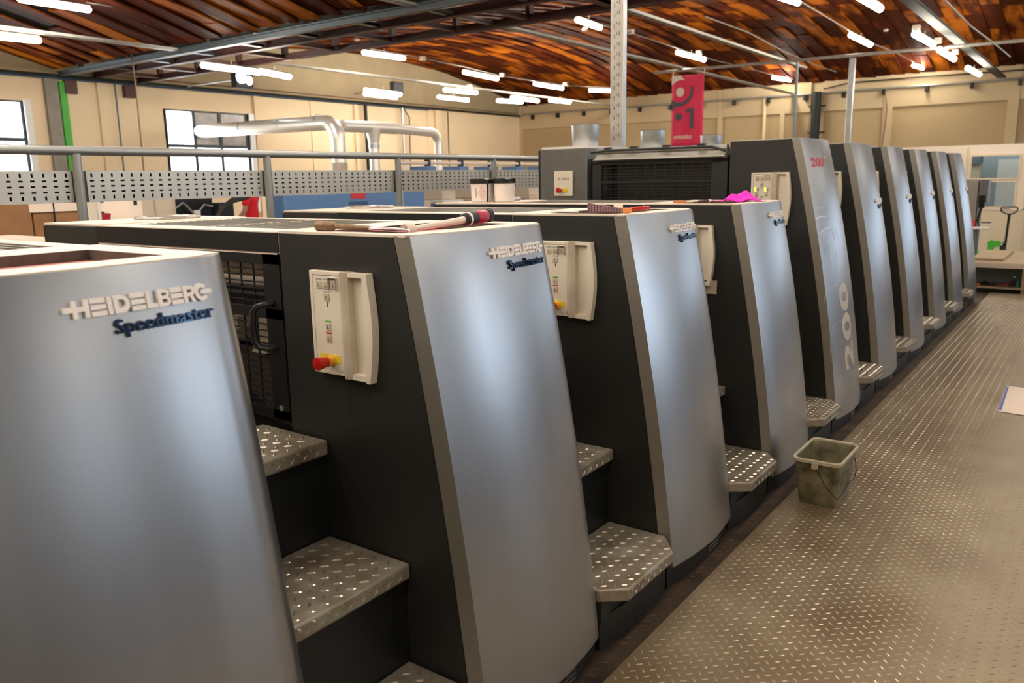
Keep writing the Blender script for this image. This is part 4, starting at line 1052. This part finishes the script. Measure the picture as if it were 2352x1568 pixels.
# ------------------------------------------------------------------ far end: partition, office, bench, console, pallet jack
YP = 22.0
wp = wall('wall_office', 'y', YP, .08, -4.5, 2.4, ZH, 2.25, [(-1.36, -.30, 1.42, 1.99), (-1.16, -.34, .73, 1.36)], M['partition'])
def winY(idx, a0, a1, z0, z1, vx):
    o = bpy.data.objects.new('window_%d' % idx, None); COL.objects.link(o); o['kind'] = 'structure'
    w_ = .04
    for v in [a0, a1]+vx: Bx(v-w_/2, v+w_/2, YP-.03, YP+.05, z0, z1).obj('mullion', 'partitiond', o, smooth=False)
    for h in (z0, z1): Bx(a0, a1, YP-.028, YP+.05, h-w_/2, h+w_/2).obj('transom', 'partitiond', o, smooth=False)
    cs = sorted([a0, a1]+vx)
    for i in range(len(cs)-1): Bx(cs[i]+w_/2, cs[i+1]-w_/2, YP+.01, YP+.016, z0+w_/2, z1-w_/2).obj('pane', 'glass', o, smooth=False)
winY(9, -1.36, -.30, 1.42, 1.99, []); winY(10, -1.16, -.34, .73, 1.36, [-1.02])
Bx(-4.5, -1.5, YP-.02, YP, ZH, 1.0).obj('trim_20', 'partitiond', kind='structure'); Bx(-1.5, 2.4, YP-.02, YP, ZH, .66).obj('trim_21', 'partitiond', kind='structure')
for i, x in enumerate((-.13, .8, -1.45)): Bx(x-.02, x+.02, YP-.04, YP, ZH, 2.2).obj('trim_%d' % (22+i), 'partitiond', kind='structure')
Bx(-4.5, 2.4, YP-.04, YP, 1.0-.35+.01, .70).obj('trim_25', 'partition', kind='structure')
w = thing('office_cabinet', 'pale blue-grey cabinet wall seen through the office window', 'cabinet'); Bx(-2.6, 1.2, 24.0, 24.3, ZH, 2.1).obj('cabinet_body', 'officeblue', w)
Bx(-.95, -.45, 23.9, 24.0, ZH, 1.9).obj('cabinet_door', 'whitepaint', w)
w = thing('office_shelf', 'pale cream cupboard in the left part of the office window', 'cabinet'); Bx(-1.75, -1.25, 23.0, 23.4, ZH, 1.8).obj('cabinet_body', 'cream', w); Bx(-1.75, -1.25, 22.9, 23.4, 1.8, 2.0).obj('blue_box_file', 'bluegloss', w)
# pallet jack
w = thing('pallet_jack', 'green hand pallet jack with a tall black handle parked by the office', 'pallet jack', (-.36, 21.0, ZH))
MB().tube([(0, 0, .22), (.04, -.18, 1.02)], .028, 8).obj('handle_shaft', 'tubdark', w)
lp = [(.04, -.18, 1.0), (-.06, -.19, 1.03), (-.13, -.19, 1.08), (-.14, -.19, 1.15), (-.10, -.19, 1.18), (.16, -.19, 1.18), (.20, -.19, 1.15), (.19, -.19, 1.08), (.12, -.19, 1.03), (.04, -.18, 1.0)]
MB().tube(lp, .018, 8, False).obj('handle_grip', 'tubdark', w)
MB().tube([(-.10, -.19, 1.13), (.05, -.19, 1.13)], .008, 6).obj('release_lever', 'tubdark', w)
MB().box(-.10, .02, -.06, .08, .05, .26).obj('pump', 'rubber', w, bevel=.01); MB().tube([(-.05, 0, .30), (.02, 0, .30)], .055, 12).obj('pump_cylinder', 'tubdark', w)
MB().prism([(-.34, .06), (-.26, .06), (-.22, .22), (-.10, .24), (-.08, .34), (-.16, .38), (-.22, .36), (-.28, .40), (-.36, .34)], -.1, .02, 'y').obj('frame', 'green', w)
for y in (-.2, .12):
    MB().box(-1.5, -.4, y-.08, y+.08, .03, .09).obj('fork', 'green', w, bevel=.01)
for s_ in (-.05, .05): MB().lathe([(.07, s_-.03), (.09, s_-.025), (.09, s_+.025), (.07, s_+.03)], (-.02, 0, .09), 16, 'y').obj('wheel', 'rubber', w)
# low bench at the end of the walkway
w = thing('end_bench', 'low cream-topped bench with an open shelf across the end of the walkway', 'bench', (0, 11.1, 0))
Bx(.02, 2.8, 0, .02, .325, .385).obj('front_edge', 'partition', w); MB().box(.02, 2.8, .02, 2.1, .35, .39).obj('bench_top', 'wood', w)
Bx(.02, 2.8, 0, .62, .045, .065).obj('shelf_board', 'wood', w); Bx(.02, 2.8, .62, .64, ZH+.001, .35).obj('back_panel', 'officeblue', w)
Bx(.70, .74, .01, .6, ZH+.001, .33).obj('leg', 'wood', w); Bx(2.6, 2.64, .01, .6, ZH+.001, .33).obj('leg', 'wood', w); Bx(.02, .05, .01, .6, ZH+.001, .33).obj('leg', 'wood', w)
Bx(.02, 2.8, 2.0, 2.1, ZH+.001, .35).obj('back_panel', 'wood', w)
w = thing('paper_board', 'flat brown board lying on the low bench', 'board', (.30, 12.0, .391)); Bx(-.25, .14, -.6, .9, 0, .03).obj('board_body', 'wood', w)
w = thing('tool_pile', 'dark gloves and tools in a heap on the bench shelf', 'tools', (.26, 11.3, .066))
MB().lathe([(.055, 0), (.06, .02), (.035, .045), (.01, .055)], n=10).obj('glove', 'rubber', w); MB().tube([(.0, 0, .012), (.14, 0, .010)], .010, 6).obj('tool_handle', 'rubber', w)
Bx(-.14, -.06, -.03, .03, 0, .02).obj('orange_tool', 'orange', w)
w = thing('red_box', 'small dark red box on the bench shelf', 'box', (.50, 11.3, .066)); Bx(-.035, .035, -.03, .03, 0, .035).obj('box_body', 'grip', w)
w = thing('spray_bottle', 'clear spray bottle on the bench shelf', 'bottle', (.60, 11.25, .066)); MB().lathe([(.03, 0), (.032, .06), (.018, .085), (.008, .10), (.008, .12)], n=14).obj('bottle_body', 'bottle', w); Bx(-.01, .016, -.008, .008, .12, .14).obj('spray_head', 'white', w)
w = thing('teal_tin', 'small tin with a teal label at the right of the bench shelf', 'tin', (.645, 11.30, .066)); MB().lathe([(.022, 0), (.022, .06), (.019, .062)], n=14).obj('tin_body', 'teal', w)
# console
w = thing('delivery_console', 'grey ribbed delivery cabinet behind the last printing unit', 'cabinet', (-.50, 14.0, ZH))
Bx(-.65, .26, 0, .6, 0, 1.88).obj('cabinet_body', 'grey', w)
for i in range(6): Bx(-.05+i*.05, -.035+i*.05, -.012, 0, .02, 1.86).obj('rib', 'galvtray', w)
Bx(.262, .275, 0, .6, .02, 1.86).obj('side_panel', 'dark', w)
w = thing('monitor', 'dark monitor on an arm facing the walkway beside the ribbed cabinet', 'monitor', (-.14, 13.9, 1.0))
w2_ = Bx(-.05, .06, -.02, .30, .10, .47).obj('screen_housing', 'darkgrey', w); Bx(-.06, .03, -.03, .0, .02, .22).obj('screen_bracket', 'tubdark', w)
MB().tube([(0, .02, .1), (-.06, .02, -.2), (-.02, .02, -.26)], .02, 8).obj('arm', 'rubber', w)
w = thing('keyboard', 'keyboard tray in front of the monitor', 'keyboard', (-.05, 13.85, .76)); MB().box(-.10, .08, -.10, .10, 0, .02).obj('keyboard_tray', 'white', w); MB().box(-.08, .06, -.09, .08, .02, .03).obj('keys', 'rubber', w)
w = thing('round_table', 'small round white table behind the last printing unit', 'table', (-.13, 13.45, ZH)); MB().lathe([(.16, 1.10), (.17, 1.105), (.17, 1.125), (.16, 1.13)], n=28).obj('tabletop', 'white', w); MB().tube([(0, 0, .02), (0, 0, 1.10)], .025, 10).obj('leg', 'bluegrey', w); MB().lathe([(.15, 0), (.15, .015), (.03, .03)], n=20).obj('base', 'bluegrey', w)
w = thing('red_cup', 'bright red cup on the small round white table', 'cup', (-.22, 13.42, ZH+1.13)); MB().lathe([(.035, 0), (.050, .11), (.046, .11), (.031, .008)], n=18).obj('cup_body', 'redcup', w)

# ------------------------------------------------------------------ left background
def P7(x, px, py): return on_x(x, px, py)
w = thing('cardboard_stack', 'tall brown cardboard boxes at the far left behind the rail', 'boxes', (-7.3, 1.6, ZH)); 
MB().box(-.4, .4, -.6, .52, 0, 1.93).obj('box_stack', 'card', w, bevel=.01); MB().box(-.4, .38, .54, 1.02, 0, 1.90).obj('box_stack', 'card', w, bevel=.01)
Bx(.38, .41, .50, 1.02, 1.78, 1.95).obj('paper_wrap', 'paper', w); Bx(.402, .41, .72, .735, 0, 1.9).obj('strap', 'tubdark', w)
w = thing('upright_board', 'upright cream panel edge standing right of the cardboard boxes', 'board', (-6.9, 2.66, ZH)); Bx(-.3, .0, -.03, .10, 0, 1.92).obj('board_body', 'cream', w); Bx(-.02, .02, .10, .13, 0, 1.92).obj('edge_strip', 'white', w)
w = thing('paper_pallet', 'wrapped stack of cream paper on a pallet at the far left', 'paper stack', (-5.6, 1.25, ZH)); MB().box(-.4, .4, -.9, .42, .1, 1.60).obj('paper_stack', 'paperstack', w, bevel=.01); MB().box(-.3, .35, -.6, .25, 1.60, 1.63).obj('top_sheet', 'paper', w)
for k in range(3): Bx(-.4, .4, -.85+k*.55, -.75+k*.55, 0, .1).obj('pallet_block', 'wood', w)
w = thing('low_paper_pallet', 'lower cream paper stack in front of the taller one', 'paper stack', (-4.6, .55, ZH)); MB().box(-.45, .45, -.9, .42, .1, 1.62).obj('paper_stack', 'paperstack', w, bevel=.01); Bx(-.45, .45, -.9, .42, 0, .1).obj('pallet', 'wood', w)
w = thing('pink_cabinet', 'pale pinkish cabinet with black catches behind the rail', 'cabinet', (-8.0, 3.25, ZH)); Bx(-.4, .4, -.45, .40, 0, 1.92).obj('cabinet_body', 'paper', w)
for z in (1.72, 1.86): Bx(.4, .42, -.10, -.06, z-.02, z+.02).obj('catch', 'dark', w)
Bx(.4, .41, .30, .34, 1.8, 1.92).obj('hinge', 'dark', w)
w = thing('maroon_crate', 'small maroon basket on the worktop behind the rail', 'basket', (-7.2, 2.96, 1.222)); loft([(rrect(.05, .06, .015), 0), (rrect(.06, .075, .015), .11), (rrect(.055, .07, .015), .11), (rrect(.045, .055, .012), .01)]).obj('basket_body', 'grip', w)
w = thing('work_table', 'pale worktop carrying the maroon basket behind the rail', 'table', (-7.25, 3.15, ZH)); Bx(-.25, .25, -.33, .42, 1.58, 1.62).obj('tabletop', 'white', w)
for a in (-.22, .2):
    for c in (-.31, .37): Bx(a, a+.03, c, c+.03, 0, 1.58).obj('leg', 'grey', w)
w = thing('beige_machine', 'large beige moulded machine housing behind the rail', 'machine', (-9.6, 4.50, ZH)); MB().box(-.6, .5, -.6, .56, 0, 1.95).obj('machine_body', 'beige', w, bevel=.12)
loft([(rrect(.03, .15, .02), 1.55), (rrect(.05, .13, .02), 1.80), (rrect(.04, .10, .02), 1.84)]).obj('moulded_hood', 'cream', w, loc=(.52, -.3, 0)); Bx(.5, .515, .18, .20, 1.3, 1.9).obj('seam', 'grey', w)
w = thing('dark_cabinet', 'open black cabinet with loose white cables behind the rail', 'cabinet', (-10, 5.60, ZH)); Bx(-.4, .3, -.24, .40, 0, 1.92).obj('cabinet_body', 'tubdark', w, bevel=.01); Bx(.3, .32, -.38, .38, 1.50, 1.53).obj('cabinet_shelf', 'rubber', w)
MB().tube([(.35, -.3, 1.66), (.38, -.15, 1.76), (.38, -.08, 1.70), (.38, 0, 1.60), (.38, .1, 1.62), (.38, .2, 1.72), (.36, .36, 1.69)], .012, 6).obj('white_cable', 'grey', w); Bx(.34, .40, .02, .12, 1.56, 1.64).obj('socket_box', 'white', w, bevel=.01)
w = thing('black_hose', 'thick black corrugated hose arching behind the rail', 'hose', (0, 0, 0)); MB().tube([(-9.2, 5.55, -.39), (-9.2, 5.60, .8), (-9.2, 5.72, 1.12), (-9.2, 5.85, 1.28), (-9.2, 6.02, 1.38), (-9.2, 6.25, 1.42), (-9.4, 6.45, 1.44)], .045, 10).obj('hose_body', 'rubber', w)
w = thing('grey_case', 'grey square case on a stand left of the person in red', 'case', (-9.8, 6.17, ZH)); Bx(-.2, .2, -.14, .14, 0, 1.48).obj('stand', 'grey', w); Bx(-.15, .22, -.13, .13, 1.50, 1.74).obj('case_body', 'rubber', w, bevel=.02)
# blue machine
w = thing('blue_press', 'long blue machine with a white name label behind the rail', 'machine', (-8.3, 0, ZH))
Bx(-.1, .3, 6.02, 9.0, .6, 1.92).obj('machine_body', 'bluemach', w, bevel=.02); Bx(-.6, .3, 6.8, 9.0, 0, .6).obj('machine_base', 'grey', w)
Bx(.3, .32, 7.05, 8.1, 1.50, 1.56).obj('slot', 'tubdark', w); Bx(.3, .31, 7.25, 7.65, 1.66, 1.72).obj('vent', 'bluedk', w); Bx(.3, .31, 7.30, 7.6, 1.76, 1.86).obj('red_label', 'redprint', w); Bx(.3, .312, 6.95, 7.6, 1.86, 1.875).obj('white_strip', 'white', w)
Bx(.3, .305, 8.44, 8.46, .7, 1.9).obj('seam', 'bluedk', w); Bx(.3, .33, 8.2, 9.0, 1.46, 1.54).obj('grey_rail', 'grey', w)
w = thing('white_post', 'thin white upright post by the person in red', 'post', (-7.4, 5.27, ZH)); Bx(-.02, .02, -.015, .015, 0, 1.87).obj('post', 'white', w)
w = thing('white_post', 'thin white upright post in front of the second rail post', 'post', (-7.6, 8.0, ZH)); Bx(-.02, .02, -.02, .02, 0, 1.86).obj('post', 'white', w)
y = 9.35; k = 0
lbls = ['first pale cabinet unit of the blue press, nearest the blue body', 'second pale cabinet unit of the blue press', 'third pale cabinet unit of the blue press', 'fourth pale cabinet unit of the blue press', 'fifth pale cabinet unit of the blue press, next to our tall press']
for k in range(5):
    y0 = 9.1+k*.95
    w = thing('blue_press_unit', lbls[k], 'machine unit', (-8.7, y0, ZH))
    Bx(-.7, .2, 0, .62, .25, 1.66).obj('unit_body', 'beige' if k % 2 == 0 else 'white', w, bevel=.02); Bx(-.7, .15, .64, .84, 0, 1.6).obj('unit_column', 'bluedk', w, bevel=.01)
    Bx(-.6, .1, .1, .5, 1.66, 2.12).obj('upper_body', 'beige', w, bevel=.02); Bx(-.3, .12, .62, .9, 2.10, 2.28).obj('blue_cap', 'bluemach', w, bevel=.01)
    MB().tube([(.05, 0.0, 2.33), (.05, .93, 2.34)], .028, 8).obj('pink_roller', 'paper', w); Bx(-.02, .08, .72, .80, 2.26, 2.40).obj('roller_arm', 'tubdark', w, bevel=.01)
    Bx(-.7, .25, .0, .9, 0, .25).obj('unit_base', 'grey', w)
plat = thing('press_footboard', 'grey footboard of the blue press under the person in red', 'platform', (-10.5, 7.30, ZH)); Bx(-.45, .45, -.45, .45, 0, .38).obj('board', 'grey', plat)

# ------------------------------------------------------------------ person
def skin_mesh(name, verts, edges, radii, m, parent, root=0, sub=2):
    me = bpy.data.meshes.new(name); me.from_pydata(verts, edges, []); me.materials.append(M[m])
    o = bpy.data.objects.new(name, me); COL.objects.link(o); o.parent = parent
    sk = o.modifiers.new('Skin', 'SKIN'); sk.use_smooth_shade = True
    if not me.skin_vertices: me.attributes.new  # layer is made by the modifier
    me_l = me.skin_vertices[0].data
    for i, r in enumerate(radii):
        me_l[i].radius = r if isinstance(r, tuple) else (r, r); me_l[i].use_root = (i == root)
    s_ = o.modifiers.new('Subdivision', 'SUBSURF'); s_.levels = sub; s_.render_levels = sub
    return o
person = thing('person', 'person seen from behind in a bright red T-shirt, working at the blue press', 'person', (-10.5, 7.30, ZH+.38), R(125))
# body (z up, facing +y in local space)
bv = [(0, 0, .95), (0, 0, 1.10), (0, 0, 1.28), (0, 0, 1.42), (0, .01, 1.50), (0, .02, 1.60),
      (.17, 0, 1.42), (.24, .04, 1.18), (.22, .20, 1.02), (-.17, 0, 1.42), (-.24, .04, 1.18), (-.22, .20, 1.02),
      (.10, 0, .90), (.11, .01, .50), (.11, -.02, .10), (-.10, 0, .90), (-.11, .01, .50), (-.11, -.02, .10), (.11, .10, .04), (-.11, .10, .04)]
be = [(0, 1), (1, 2), (2, 3), (3, 4), (4, 5), (3, 6), (6, 7), (7, 8), (3, 9), (9, 10), (10, 11), (0, 12), (12, 13), (13, 14), (0, 15), (15, 16), (16, 17), (14, 18), (17, 19)]
br = [(.15, .10), (.135, .095), (.15, .105), (.12, .09), .055, .055, .065, .045, .033, .065, .045, .033, .09, .06, .045, .09, .06, .045, .04, .04]
body = skin_mesh('body', bv, be, br, 'skin', person)
head = MB().lathe([(.02, -.125), (.055, -.10), (.075, -.04), (.08, .02), (.07, .08), (.04, .115), (.005, .125)], (0, .03, 1.70), 18); head.obj('head', 'skin', person)
MB().lathe([(.083, -.02), (.088, .03), (.078, .09), (.045, .13), (.005, .138)], (0, .015, 1.70), 18).obj('hair', 'hair', person)
for s_ in (-1, 1): MB().box(s_*.082-.008, s_*.082+.008, .01, .04, 1.67, 1.73).obj('ear', 'skin', person, bevel=.005)
MB().prism([(.105, 1.70), (.128, 1.665), (.10, 1.66)], -.012, .012, 'x').obj('nose', 'skin', person)
sv_ = [(0, 0, .93), (0, 0, 1.10), (0, 0, 1.28), (0, 0, 1.42), (.17, 0, 1.42), (.225, .03, 1.25), (-.17, 0, 1.42), (-.225, .03, 1.25)]
skin_mesh('t_shirt', sv_, [(0, 1), (1, 2), (2, 3), (3, 4), (4, 5), (3, 6), (6, 7)], [(.175, .125), (.165, .12), (.175, .128), (.14, .105), .09, .07, .09, .07], 'shirt', person)
tv_ = [(0, 0, .93), (.10, 0, .86), (.11, .01, .50), (.11, -.02, .12), (-.10, 0, .86), (-.11, .01, .50), (-.11, -.02, .12)]
skin_mesh('trousers', tv_, [(0, 1), (1, 2), (2, 3), (0, 4), (4, 5), (5, 6)], [(.16, .115), .11, .08, .07, .11, .08, .07], 'trousers', person)
for s_ in (-1, 1):
    hx_ = s_*.215
    MB().tube([(hx_, .20, 1.01), (hx_, .26, .97), (hx_, .29, .95)], [.025, .035, .03], 8).obj('palm', 'skin', person)
    for k in range(4): MB().tube([(hx_-.025+k*.017, .28, .955), (hx_-.025+k*.017, .325-abs(k-1.5)*.006, .94), (hx_-.025+k*.017, .345-abs(k-1.5)*.008, .915)], [.0095, .009, .007], 6).obj('finger', 'skin', person)
    MB().tube([(hx_-s_*.03, .24, .975), (hx_-s_*.055, .27, .95), (hx_-s_*.055, .30, .935)], [.011, .010, .008], 6).obj('thumb', 'skin', person)
